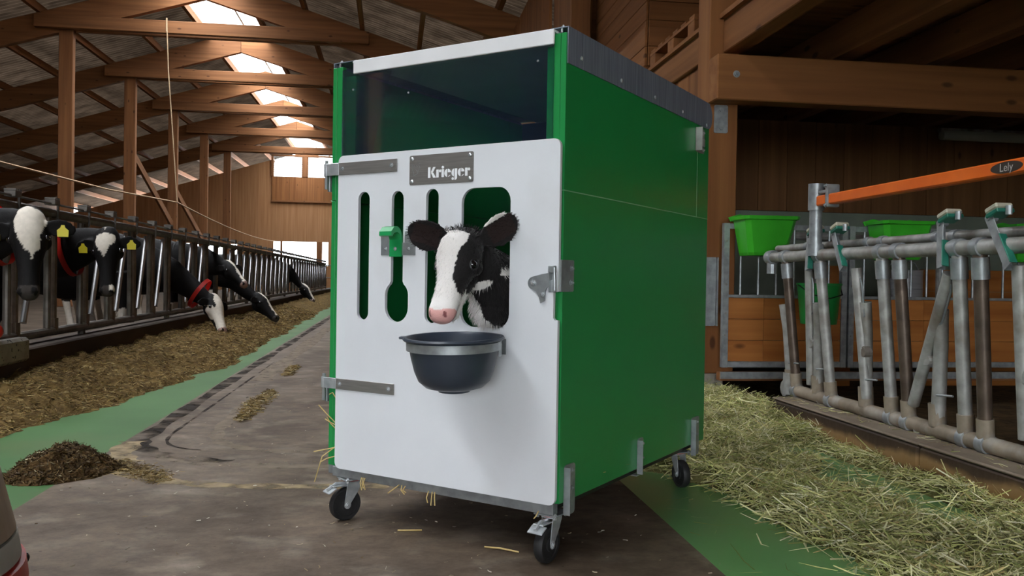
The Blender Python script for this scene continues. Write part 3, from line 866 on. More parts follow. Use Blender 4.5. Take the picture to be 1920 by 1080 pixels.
def gl_e():
    L = [(.36 + .37 * math.cos(a), .37 + .38 * math.sin(a)) for a in np.linspace(1.75, 2 * PI - 1.75, 16)]
    U = [(.36, .33)] + [(.36 + .37 * math.cos(a), .37 + .38 * math.sin(a)) for a in np.linspace(0.0, 1.45, 9)]
    U = [(.38, .42), (.73, .42)] + [(.36 + .37 * math.cos(a), .37 + .38 * math.sin(a)) for a in np.linspace(0.12, 1.5, 9)]
    D = [(.36 + .37 * math.cos(a), .37 + .38 * math.sin(a)) for a in np.linspace(-1.5, -0.55, 7)] + [(.50, .10)]
    return [L, U, D], .80
def gl_g():
    L = [(.36 + .37 * math.cos(a), .37 + .38 * math.sin(a)) for a in np.linspace(1.85, 2 * PI - 1.85, 16)]
    S = [(.34, .0), (.34, .74), (.62, .74), (.62, -.12)] + [(.62 - .28 + .28 * math.cos(a), -.12 + .2 * math.sin(a)) for a in np.linspace(0, -PI / 2, 6)] 
    return [L, S, disc(.14, -.19, .13)], .70
u, SZ = 0.442, 0.0345
bm = BM()
for g in (gl_K, gl_r, gl_i, gl_e, gl_g, gl_e, gl_r):
    polys, adv = g()
    for pl in polys:
        plate(bm, [[(u + x * SZ, 1.168 + y * SZ * 0.98) for x, y in pl]], 0.0006, FM(DF - 0.0024))
    u += adv * SZ
obj('lettering', bm, PRINTW, dr)
# faint engraved animal head outline at the left of the plate
bm = BM()
for ln in ([(.376, 1.214), (.381, 1.206), (.379, 1.196), (.384, 1.186), (.385, 1.178), (.392, 1.180), (.400, 1.184), (.402, 1.194), (.409, 1.203), (.405, 1.210), (.399, 1.206), (.395, 1.212), (.388, 1.207), (.382, 1.215), (.376, 1.214)],
           [(.405, 1.213), (.414, 1.218)], [(.398, 1.216), (.406, 1.222)], [(.392, 1.198), (.397, 1.192)]):
    tube(bm, [(a, DF - 0.0026, b) for a, b in ln], 0.0006, 4)
obj('engraved_outline', bm, ZINC, dr)
# bottle holder: bent steel wings with the green clip
bm = BM()
plate(bm, [[(0.252, 0.921), (0.394, 0.921), (0.394, 0.962), (0.352, 0.962), (0.352, 1.0), (0.372, 1.012), (0.392, 1.010), (0.398, 1.0), (0.398, 0.964), (0.394, 0.962)][:4] + [(0.349, 0.962), (0.292, 0.962), (0.290, 0.968), (0.276, 0.995), (0.268, 1.004), (0.255, 1.004), (0.249, 1.0), (0.252, 0.962)]], 0.004, FM(DF - 0.0003))
plate(bm, [[(0.352, 0.9625), (0.394, 0.9625), (0.394, 1.0), (0.388, 1.004), (0.376, 1.004), (0.352, 0.998)]], 0.004, FM(DF - 0.0003))
obj('bottle_bracket', bm, GALV, dr)
bm = BM()
prof_ = [(0.0045, 0.916), (0.0105, 0.916), (0.0105, 0.972), (0.018, 0.990), (0.030, 0.996), (0.046, 0.992), (0.056, 0.980), (0.063, 0.983), (0.062, 0.996), (0.048, 1.010), (0.030, 1.014), (0.014, 1.004), (0.0045, 0.978)]
plate(bm, [prof_], 0.050, M4((0, -1, 0), (0, 0, 1), (1, 0, 0), (0.293, DF, 0)))
obj('bottle_clip', bm, CLIPG, dr)
for u in (0.272, 0.318, 0.368):
    bm = BM(); bolt(bm, (u, DF - (0.010 if abs(u - .318) < .01 else 0.0043), 0.942), (0, -1, 0), 0.0045, 0.004)
    obj('bracket_bolt', bm, ZINC, dr)
# gravity latch: pivoting arm, catch and side plate
bm = BM()
arm = [(0.842 + 0.019 * math.cos(a), 0.838 + 0.019 * math.sin(a)) for a in np.linspace(1.9, 4.6, 9)] + [(0.852, 0.812), (0.862, 0.796), (0.866, 0.779), (0.881, 0.786), (0.882, 0.815), (0.888, 0.826), (0.903, 0.833), (0.913, 0.838), (0.913, 0.872), (0.868, 0.864)]
plate(bm, [arm], 0.005, FM(DF - 0.003))
obj('latch_arm', bm, GALV, dr)
for (a_, b_) in ((0.842, 0.838), (0.874, 0.805)):
    bm = BM(); bolt(bm, (a_, DF - 0.008, b_), (0, -1, 0), 0.007, 0.007); obj('latch_bolt', bm, ZINC, dr)
bm = BM()
box(bm, 0.898, 0.918, DF - 0.022, DF - 0.004, 0.868, 0.890, 0.002)
box(bm, 0.903, 0.906, DF - 0.026, DF - 0.004, 0.812, 0.872, 0.001)
box(bm, 0.8965, 0.921, DF - 0.014, DF - 0.010, 0.812, 0.848, 0.001)
tube(bm, [(0.918, DF - 0.018, 0.885), (0.919, DF - 0.016, 0.818)], 0.004, 6)
obj('latch_catch', bm, GALV, dr)
bm = BM()
plate(bm, [rrect(-0.012, 0.064, 0.814, 0.908, 0.006)], 0.003, SM(HW + 0.0008))
box(bm, HW - 0.01, HW + 0.0038, -0.0165, -0.012, 0.814, 0.908, 0.001)
for z in (0.84, 0.883): bolt(bm, (HW + 0.0038, 0.047, z), (1, 0, 0), 0.0065, 0.006)
obj('latch_plate', bm, GALV, ch)
# bucket ring on the door
BU, BVc, BZ = 0.667, -0.186, 0.676
bm = BM()
n = 48
TILT = Matrix.Translation((BU, BVc, BZ)) @ Matrix.Rotation(0.045, 4, 'X')
lathe(bm, [(0.1345, -0.034), (0.1385, -0.034), (0.1385, -0.010), (0.1345, -0.010)], n, TILT, closed=True)
for s_ in (-1, 1):
    box(bm, BU + s_ * 0.060 - 0.005, BU + s_ * 0.060 + 0.005, BVc + 0.118, DF - 0.0005, 0.640, 0.668, 0.001)
    box(bm, BU + s_ * 0.066 - 0.014, BU + s_ * 0.066 + 0.014, DF - 0.003, DF - 0.0005, 0.620, 0.668, 0.001)
box(bm, BU + 0.124, BU + 0.1275, BVc + 0.045, BVc + 0.062, 0.624, 0.664, 0.001)
obj('bucket_ring', bm, GALV, dr, smooth=True)
# corner brackets at the foot of the panels
for sgn, u in ((1, HW + 0.0008), (-1, -0.0008)):
    for (v0, v1, z0, z1, bz) in ((0.026, 0.092, 0.145, 0.297, (0.278, 0.225)), (0.570, 0.617, 0.165, 0.295, (0.275, 0.225)), (1.115, 1.20, 0.14, 0.295, (0.275, 0.225))):
        bm = BM()
        plate(bm, [rrect(v0, v1, z0, z1, 0.012)], 0.004 if sgn > 0 else -0.004, SM(u))
        box(bm, u if sgn > 0 else u - 0.022, u + 0.022 if sgn > 0 else u, v0, v0 + 0.004, z0 + 0.005, z1 - 0.006, 0.001)
        if v0 > 0.5 and v0 < 0.6: box(bm, u - 0.06 if sgn > 0 else u, u if sgn > 0 else u + 0.06, v0, v0 + 0.03, z0 - 0.004, z0 + 0.0, 0.001)
        for z in bz: bolt(bm, (u + 0.004 * sgn, (v0 + v1) / 2 + 0.005, z), (sgn, 0, 0), 0.007, 0.007)
        obj('corner_bracket', bm, GALV, ch)
# castors
def castor(u, v, ang, pedal):
    c = empty('castor', (u, v, 0), ang, ch)       # local +x = towards the pedal
    tr_ = 0.030                                    # wheel axle trails behind the pivot
    bm = BM()
    R_ = 0.056
    prof = [(0.020, -0.011), (0.040, -0.011), (0.041, -0.014), (0.052, -0.015), (R_, -0.009), (R_, 0.009), (0.052, 0.015), (0.041, 0.014), (0.040, 0.011), (0.020, 0.011)]
    MW = M4((1, 0, 0), (0, 0, 1), (0, -1, 0), (0, 0, R_))
    lathe(bm, prof, 28, MW, closed=True); lathe(bm, [(0.0003, -0.016), (0.0205, -0.016), (0.0205, 0.016), (0.0003, 0.016)], 16, MW)
    bmesh.ops.recalc_face_normals(bm, faces=bm.faces)
    obj('wheel', bm, RUBB, c, smooth=True)
    bm = BM()
    sh = [(-0.052, 0.136), (-0.004, 0.136), (0.002, 0.12), (0.010, 0.062), (0.008, 0.048), (-0.008, 0.048), (-0.012, 0.06), (-0.040, 0.10), (-0.052, 0.125)]
    for yy in (-0.0205, 0.0175):
        plate(bm, [[(-x + 0.0, z) for x, z in sh][::-1]], 0.003, M4((-1, 0, 0), (0, 0, 1), (0, 1, 0), (0, yy, 0)))
    box(bm, -0.050, 0.0, -0.0205, 0.0205, 0.133, 0.137)
    bolt(bm, (0, -0.0205, R_), (0, -1, 0), 0.009, 0.004); bolt(bm, (0, 0.0205, R_), (0, 1, 0), 0.009, 0.004)
    obj('fork', bm, ZINC, c)
    bm = BM()
    box(bm, -0.072, 0.016, -0.040, 0.040, 0.142, 0.147, 0.002)
    for a in (-0.062, 0.006):
        for b in (-0.031, 0.031): bolt(bm, (a, b, 0.147), (0, 0, 1), 0.006, 0.004); tube(bm, [(a, b, 0.134), (a, b, 0.143)], 0.006, 6)
    obj('mounting_plate', bm, ZINC, c)
    bm = BM()
    lathe(bm, [(0.028, 0.137), (0.030, 0.1395), (0.028, 0.142)], 20, Matrix.Translation((-0.026, 0, 0))); obj('swivel_ring', bm, RED, c)
    if pedal:
        bm = BM()
        box(bm, 0.0, 0.052, -0.018, 0.018, 0.122, 0.126, 0.001)
        tube(bm, [(0.0, 0, 0.128), (0.035, 0, 0.131), (0.068, 0, 0.112)], 0.006, 6)
        box(bm, 0.04, 0.075, -0.026, 0.026, 0.108, 0.112, 0.002, Matrix.Translation((0.06, 0, 0.11)) @ Matrix.Rotation(0.5, 4, 'Y') @ Matrix.Translation((-0.06, 0, -0.11)))
        obj('brake_pedal', bm, ZINC, c)
    return c
def hang(wdir):                                    # world direction -> heading in hutch frame
    return math.atan2(wdir.y, wdir.x) - HRZ
TC = -CF; TC = V((TC.x, TC.y, 0)).normalized(); CRh = V((CR.x, CR.y, 0)).normalized()
castor(0.071, 0.012, hang(-CRh * 0.80 + TC * 0.60), True)
castor(0.872, 0.022, hang(-CRh * 0.55 + TC * 0.83), True)
castor(0.872, 1.150, hang(CRh * 0.30 + TC * 0.95), False)
castor(0.071, 1.150, hang(CRh * 0.30 + TC * 0.95), False)

# ------------------------------------------------------------------ feed bucket in the ring
bk = thing('feed_bucket', 'dark grey-blue plastic bucket hanging in the ring on the white door', 'bucket', HM @ V((BU, BVc, BZ)), HRZ)
RT = Matrix.Rotation(0.045, 4, 'X')
bm = BM()
lathe(bm, [(0.0003, -0.150), (0.060, -0.150), (0.085, -0.143), (0.105, -0.125), (0.116, -0.098), (0.125, -0.060), (0.1335, -0.012), (0.1345, -0.008), (0.146, -0.006), (0.149, -0.002), (0.146, 0.003),
           (0.137, 0.003), (0.131, -0.006), (0.121, -0.060), (0.110, -0.105), (0.095, -0.128), (0.06, -0.142), (0.0003, -0.144)], 56, RT)
bmesh.ops.recalc_face_normals(bm, faces=bm.faces)
obj('bucket_body', bm, BUCK, bk, smooth=True)
bm = BM(); lathe(bm, [(0.036, -0.160), (0.046, -0.158), (0.050, -0.150), (0.034, -0.150)], 32, RT, closed=True); obj('foot_ring', bm, BUCK, bk, smooth=True)
bm = BM(); box(bm, -0.165, -0.138, -0.012, 0.012, -0.006, 0.001, 0.002, RT @ Matrix.Rotation(0.35, 4, 'Z')); obj('lip_lug', bm, BUCK, bk)

# ------------------------------------------------------------------ animals
def loft(bm, secs, n=18, ref=None, bend=None):
    """secs: (centre, half width, half height[, side vector, up vector]); closed by small end caps"""
    rings = []
    pts = [V(s[0]) for s in secs]
    for i, s in enumerate(secs):
        if len(s) > 3:
            sv, uv = V(s[3]).normalized(), V(s[4]).normalized()
        else:
            t = pts[min(i + 1, len(pts) - 1)] - pts[max(i - 1, 0)]
            sv, uv = frame(t, V(ref) if ref is not None else None)
        w, h = s[1], s[2]
        ring = []
        for k in range(n):
            a = 2 * PI * k / n
            x, y = w * math.cos(a), h * math.sin(a)
            if bend: y += bend * (x * x) / max(w, 1e-4)
            ring.append(bm.verts.new(pts[i] + sv * x + uv * y))
        rings.append(ring)
    for a, b in zip(rings, rings[1:]):
        for k in range(n):
            bm.faces.new((a[k], a[(k + 1) % n], b[(k + 1) % n], b[k]))
    bm.faces.new(rings[0][::-1]); bm.faces.new(rings[-1])

def ball(bm, c, r, M=None):
    g = bmesh.ops.create_icosphere(bm, subdivisions=3, radius=1.0)
    rr = r if isinstance(r, (tuple, list)) else (r, r, r)
    for v in g['verts']:
        q = V((v.co.x * rr[0], v.co.y * rr[1], v.co.z * rr[2]))
        v.co = V(c) + (M @ q if M is not None else q)

def sculpt(name, bm, voxel, smooth_it, mat, colour, parent):
    """fuse the overlapping forms into one continuous skin and colour its points by their place on the animal"""
    bmesh.ops.recalc_face_normals(bm, faces=bm.faces)
    me = bpy.data.meshes.new('form'); bm.to_mesh(me); bm.free()
    o = bpy.data.objects.new('form', me); COL.objects.link(o)
    r = o.modifiers.new('r', 'REMESH'); r.mode = 'VOXEL'; r.voxel_size = voxel
    s = o.modifiers.new('s', 'SMOOTH'); s.iterations = smooth_it; s.factor = 0.5
    dg = bpy.context.evaluated_depsgraph_get()
    new = bpy.data.meshes.new_from_object(o.evaluated_get(dg))
    bpy.data.objects.remove(o); bpy.data.meshes.remove(me)
    new.name = name
    n = len(new.vertices)
    co = np.empty(n * 3, np.float32); new.vertices.foreach_get('co', co)
    co = co.reshape(-1, 3)
    cols = np.ones((n, 4), np.float32)
    cols[:, :3] = colour(co)
    at = new.color_attributes.new('Col', 'FLOAT_COLOR', 'POINT')
    at.data.foreach_set('color', cols.ravel())
    new.polygons.foreach_set('use_smooth', [True] * len(new.polygons))
    new.materials.clear(); new.materials.append(mat)
    ob = bpy.data.objects.new(name, new)
    link(ob, parent)
    return ob

def smoothstep(a, b, x):
    t = np.clip((x - a) / (b - a), 0, 1)
    return t * t * (3 - 2 * t)

def wob(co, sc, seed=0.0, amp=1.0):
    """cheap smooth noise over points"""
    x, y, z = co[:, 0] * sc + seed, co[:, 1] * sc + seed * 1.7, co[:, 2] * sc - seed
    return amp * (np.sin(x + 1.3 * np.sin(y * 1.1 + 0.7)) + np.sin(y * 1.3 + 1.7 * np.sin(z)) + np.sin(z * 0.9 + 1.1 * np.sin(x * 1.2))) / 3

class Head:
    """poll P, axis a (poll to muzzle), n (brow direction), s (animal's left), length L"""
    def __init__(self, P, a, n, L):
        self.P, self.L = V(P), L
        self.a = V(a).normalized()
        n = V(n); self.n = (n - self.a * n.dot(self.a)).normalized()
        self.s = self.n.cross(self.a).normalized()       # the animal's left
    def at(self, t, s, n):
        return self.P + (self.a * t + self.s * s + self.n * n) * self.L
    def coords(self, co):
        d = co - np.array(self.P, np.float32)
        L = self.L
        return d @ np.array(self.a) / L, d @ np.array(self.s) / L, d @ np.array(self.n) / L
    def build(self, bm, wide=1.0, dome=0.0, ears=None, ear_len=0.46, ear_w=0.17, thick=0.035, jaw=1.0, muz=1.0, ear_t=0.05):
        L = self.L
        for (secs) in (
            # skull and muzzle
            [(-0.10, -0.18, .08, .07), (-0.05, -0.16, .14, .12), (0.04, -0.16, .185, .165), (0.15, -0.165, .205, .195), (0.27, -0.16, .215, .205), (0.36, -0.16, .205, .20), (0.46, -0.155, .175, .175),
             (0.58, -0.145, .142, .145), (0.70, -0.135, .122, .122), (0.82, -0.13, .120, .112), (0.91, -0.128, .124, .110), (0.98, -0.135, .112, .095), (1.025, -0.14, .085, .07), (1.045, -0.142, .05, .04)],
            # jaw
            [(0.05, -0.33, .07, .07), (0.15, -0.37, .115, .13), (0.28, -0.36, .120, .14), (0.45, -0.31, .105, .11), (0.62, -0.26, .09, .08), (0.78, -0.225, .085, .06), (0.90, -0.215, .085, .05), (0.955, -0.21, .05, .035)],
        ):
            ss = []
            for (t, n, w, h) in secs:
                d = dome * math.exp(-((t - 0.14) / 0.16) ** 2)
                w *= 1 + (muz - 1) * float(smoothstep(.6, .9, t))
                n = n - (jaw - 1) * (0.16 + 0.35 * t) if n < -0.19 else n
                ss.append((self.at(t, 0, n + d * 0.4), w * wide * L, (h + d * 0.6) * L, self.s, self.n))
            loft(bm, ss, 20)
        for sg in (1, -1):
            # brow ridge and cheek
            ball(bm, self.at(0.32, sg * 0.160 * wide, -0.10), (0.055 * L,) * 3)
            ball(bm, self.at(0.33, sg * 0.125 * wide, -0.24), (0.10 * L,) * 3)
            # nostril wing
            ball(bm, self.at(0.955, sg * 0.075, -0.075), (0.045 * L,) * 3)
            e = ears[0 if sg > 0 else 1] if ears else None
            if e is None: continue
            d = V(e[0]).normalized(); face = V(e[1]); face = (face - d * face.dot(d)).normalized()
            side = d.cross(face).normalized()
            b0 = self.at(ear_t, sg * 0.15 * wide, -0.15)
            ss = []
            for (q, w, th) in ((-0.05, .30, 1.6), (0.08, .42, 1.4), (0.25, .80, 1.0), (0.45, 1.0, .9), (0.65, .98, .8), (0.82, .80, .75), (0.93, .52, .7), (1.0, .18, .5)):
                ss.append((b0 + d * (q * ear_len * L) - side * 0.0, w * ear_w * L, th * thick * L, side, face))
            loft(bm, ss, 16, bend=0.30)

# --- the calf
P_ = hp_(0.656, -0.150, 0.990)
psi, phi = math.radians(30), math.radians(27)
n0 = -CRh * math.sin(psi) + TC * math.cos(psi)
ax = V((0, 0, -1)) * math.cos(phi) + n0 * math.sin(phi)
nx = n0 * math.cos(phi) + V((0, 0, 1)) * math.sin(phi)
H = Head(P_, ax, nx, 0.271)
upv = V((0, 0, 1))
earL = (CRh * 0.80 + upv * 0.52 - TC * 0.25, TC * 0.85 + CRh * 0.25 - upv * 0.3)      # calf's left, right in view
earR = (-CRh * 0.90 + upv * 0.26 + TC * 0.10, TC * 0.9 - CRh * 0.1 - upv * 0.35)
cf = thing('calf', 'black and white calf with pink nose looking out of the white door', 'calf', hp_(0.62, 0.35, 0.187))
OC = V(cf.location)
bm = BM()
H.build(bm, wide=1.22, dome=0.10, ears=(earL, earR), ear_len=0.50, ear_w=0.185, thick=0.030, muz=1.12, jaw=1.14)
dvw = (hp_(0, 1, 0) - hp_(0, 0, 0)).normalized(); duw = (hp_(1, 0, 0) - hp_(0, 0, 0)).normalized()
# neck through the opening, shoulders, trunk
loft(bm, [(H.at(0.10, 0, -0.20), .040, .055, duw, upv), (H.at(0.16, 0.06, -0.34), .052, .085, duw, upv), (hp_(0.680, -0.035, .835), .064, .118, duw, upv), (hp_(0.675, 0.07, .775), .085, .150, duw, upv),
          (hp_(0.645, 0.20, .70), .115, .180, duw, upv), (hp_(0.60, 0.34, .665), .135, .185, duw, upv), (hp_(0.55, 0.52, .655), .145, .175, duw, upv), (hp_(0.50, 0.72, .66), .145, .165, duw, upv),
          (hp_(0.46, 0.90, .68), .130, .150, duw, upv), (hp_(0.44, 1.02, .70), .095, .115, duw, upv), (hp_(0.43, 1.08, .71), .05, .06, duw, upv)], 20)
# chest fur rolling over the sill of the opening
ball(bm, hp_(0.690, -0.022, 0.738), (0.052, 0.052, 0.040)); ball(bm, hp_(0.668, 0.0, 0.76), (0.06, 0.05, 0.055))
for (u0, v0, fr) in ((0.67, 0.27, True), (0.55, 0.29, True), (0.53, 0.95, False), (0.40, 0.93, False)):
    if fr:
        ps_ = [(u0, v0, .62, .062), (u0, v0 + .01, .50, .045), (u0, v0 - .005, .41, .033), (u0, v0, .30, .024), (u0, v0, .235, .026), (u0, v0 - .012, .215, .030), (u0, v0 - .015, .190, .034)]
    else:
        ps_ = [(u0, v0 - .03, .64, .085), (u0, v0 - .04, .53, .062), (u0, v0 + .03, .43, .036), (u0, v0 + .02, .31, .026), (u0, v0 + .01, .235, .027), (u0, v0, .215, .030), (u0, v0 - .01, .190, .034)]
    tube(bm, [hp_(a, b, c) for a, b, c, d in ps_], 0.03, 12, rs=[d for a, b, c, d in ps_])
tube(bm, [hp_(0.43, 1.07, .78), hp_(0.43, 1.13, .74), hp_(0.43, 1.15, .62), hp_(0.43, 1.14, .46)], .02, 8, rs=[.02, .017, .014, .018])
for v in bm.verts: v.co -= OC
H.P = H.P - OC
BLK, WHT, PNK = np.array((.010, .0085, .009)), np.array((.80, .77, .74)), np.array((.72, .38, .35))
b_t = np.array([-.2, 0.0, .06, .18, .30, .40, .50, .60, .70, .76, .82, 1.2])
b_s = np.array([-.25, -.16, .18, .165, .115, .085, .075, .10, .15, .24, .40, .5])     # right edge of the blaze, in head widths
r_t = np.array([-.2, 0.0, .06, .20, .30, .40, .52, .60, 1.2])
r_s = np.array([-.10, -.12, -.27, -.30, -.28, -.21, -.20, -.40, -.6])                    # left edge of the blaze
earLd, earRd = V(earL[0]).normalized(), V(earR[0]).normalized()
def ear_mask(co, sg, d, H=H, wide=1.22, reach=0.07):
    b0 = np.array(H.at(0.05, sg * 0.15 * wide, -0.15))
    q = (co - b0) @ np.array(d)
    perp = np.linalg.norm((co - b0) - q[:, None] * np.array(d), axis=1)
    return (q > 0.07 * H.L) & (q < 0.6 * H.L) & (perp < 0.24 * H.L)
def calf_colour(co):
    t, s, n = H.coords(co)
    jig = wob(co, 160, 2.0, 0.012) + wob(co, 420, 5.0, 0.008)
    c = np.tile(BLK, (len(co), 1))
    dist = np.sqrt((t - .45) ** 2 + s ** 2 + (n + .2) ** 2)
    head = (dist < 0.75) & (n > -0.52) & (n < 0.3)
    bs = np.interp(t, b_t, b_s) + jig; rs_ = np.interp(t, r_t, r_s) + jig
    white = (s < bs) & (s > rs_)
    lower = (n < -0.395 - 0.09 * np.clip((0.64 - t) / 0.4, 0, 1) + 0.24 * smoothstep(.64, .82, t) + jig) & (t > 0.36)      # jaw, white along the cheek's edge
    white |= lower | (t > 0.80)
    w_h = head & white
    c[w_h] = WHT
    pink = head & (t > 0.915 + 0.03 * np.cos(s * 14)) & (n > -0.225)
    c[pink] = PNK
    nos = head & ((((t - .972) / .034) ** 2 + ((np.abs(s) - .092) / .020) ** 2 + ((n + .075) / .05) ** 2) < 1)
    c[nos] = (.26, .09, .09)
    lip = head & (np.abs(n + 0.205 + 0.03 * (t - .9)) < 0.012) & (t > .62)
    c[lip] = (.22, .12, .10)
    # ears: black, brown-pink inside, white back edge on the left one
    for sg, d, fv in ((1, earLd, earL[1]), (-1, earRd, earR[1])):
        m = ear_mask(co, sg, d)
        c[m] = BLK * 1.3
        b0 = np.array(H.at(0.05, sg * 0.15 * 1.22, -0.15))
        q = (co - b0) @ np.array(d) / H.L
        f = V(fv); f = (f - d * f.dot(d)).normalized(); sd = d.cross(f)
        x = (co - b0) @ np.array(sd) / H.L; y = (co - b0) @ np.array(f) / H.L
        inn = m & (np.abs(x) < 0.11) & (q > 0.12) & (q < 0.44) & (y > -0.0)
        c[inn] = (.024, .0135, .0125)
        if sg > 0:
            bk_ = m & (y < 0.075) & (q < 0.40) & (co[:, 2] > np.array(b0)[2] + 0.0) & (x * np.sign(np.dot(sd, (0, 0, 1)) + 1e-6) > 0.125)
            c[bk_] = WHT * .9
    # body
    body = ~head & ~ear_mask(co, 1, earLd) & ~ear_mask(co, -1, earRd)
    wpos = co + np.array(OC)
    d3 = wpos - np.array(O3)
    uu = d3 @ np.array(duw); vv = d3 @ np.array(dvw); zz = wpos[:, 2]
    jg = wob(co, 70, 1.0, 0.012) + wob(co, 260, 3.0, 0.006)
    chest = (zz < 0.800 - 1.5 * (uu - 0.655) + jg) & (vv < 0.30) & (uu < 0.745)
    stripe = (uu > 0.738 + jg * .5) & (zz > .86) & (vv < 0.2)
    low = zz < 0.44 + jg
    patch = (wob(co, 9, 4.0) > 0.25) & (vv > 0.3)
    c[body & (chest | low | patch | stripe)] = WHT * .93
    return c
calf_body = sculpt('body', bm, 0.0042, 4, COAT, calf_colour, cf)
H.P = H.P + OC
for sg in (1, -1):
    bm = BM(); ball(bm, (0, 0, 0), 0.0165)
    o = obj('eye', bm, EYE, cf, H.at(0.36, sg * 0.212, -0.118) - OC, smooth=True)
    # lids: thin rims above and below
    bm = BM()
    cpt = H.at(0.36, sg * 0.218, -0.114) - OC
    outv = (H.s * sg * 0.8 + H.n * 0.45).normalized()
    e1 = H.a; e2 = outv.cross(e1).normalized()
    tube(bm, [cpt + outv * 0.0085 + e1 * (0.0175 * math.cos(a)) + e2 * (0.0125 * math.sin(a)) for a in np.linspace(0, 2 * PI, 19)], 0.0028, 6, cap=False)
    obj('eyelid', bm, BLACK, cf, None, smooth=True)
# tufts of hair: poll, ear rims, throat
def hair_blades(name, seeds, mat, parent, origin, width=0.0012):
    """seeds: list of (root, direction, length, colour)"""
    vs, lp, cs = [], [], []
    for (p, d, l, c) in seeds:
        p, d = V(p) - origin, V(d).normalized()
        s = d.cross(V((random.uniform(-1, 1), random.uniform(-1, 1), random.uniform(-1, 1)))).normalized() * width
        i = len(vs)
        bend = V((0, 0, -0.25 * l))
        vs += [p - s, p + s, p + d * l * .55 + s * .6 + bend * .2, p + d * l + bend]
        lp += [i, i + 1, i + 2, i, i + 2, i + 3]
        cs += [(*c, 1)] * 4
    o = mesh_arrays(name, np.array([tuple(v) for v in vs]), 3, lp, mat, parent, np.array(cs))
    o['kind'] = 'stuff'
    return o
seeds = []
me = calf_body.data
nv = len(me.vertices)
co = np.empty(nv * 3, np.float32); me.vertices.foreach_get('co', co); co = co.reshape(-1, 3)
no = np.empty(nv * 3, np.float32); me.vertices.foreach_get('normal', no); no = no.reshape(-1, 3)
cc = np.empty(nv * 4, np.float32); me.color_attributes['Col'].data.foreach_get('color', cc); cc = cc.reshape(-1, 4)
d3 = co + np.array(OC) - np.array(O3)
vv_ = d3 @ np.array(dvw)
H.P = H.P - OC
t_, s_, n_h = H.coords(co)
mL, mR = ear_mask(co, 1, earLd), ear_mask(co, -1, earRd)
H.P = H.P + OC
front = np.where((vv_ < 0.10))[0]
pick = RNG.choice(front, size=min(9000, len(front)), replace=False)
for i in pick:
    tt = t_[i]
    if tt > 0.80 and abs(s_[i]) < .3 and n_h[i] > -.3: continue
    nrm = V(no[i]); c = cc[i, :3]
    if c[0] > .55 and c[1] < .5: continue
    ear = mL[i] or mR[i]
    poll = abs(s_[i]) < .22 and tt < 0.10 and n_h[i] > -.35
    thro = n_h[i] < -.45
    l = 0.007 if not ear else 0.009
    lay = 0.25
    if poll: l, lay = 0.018, 0.7
    if thro: l, lay = 0.016, 0.35
    flow = H.a if not ear else (earLd if mL[i] else earRd)
    if thro: flow = V((0, 0, -1))
    if poll and tt < 0.05: c = BLK
    d = flow * (1 - lay) * (1 if not poll else -0.2) + nrm * (lay + 0.15) + V((random.uniform(-.25, .25),) * 3)
    seeds.append((V(co[i]) + OC, d, l * random.uniform(.6, 1.3), c * random.uniform(.8, 1.1)))
hair_blades('hair', seeds, HAYM, cf, OC, 0.0008)

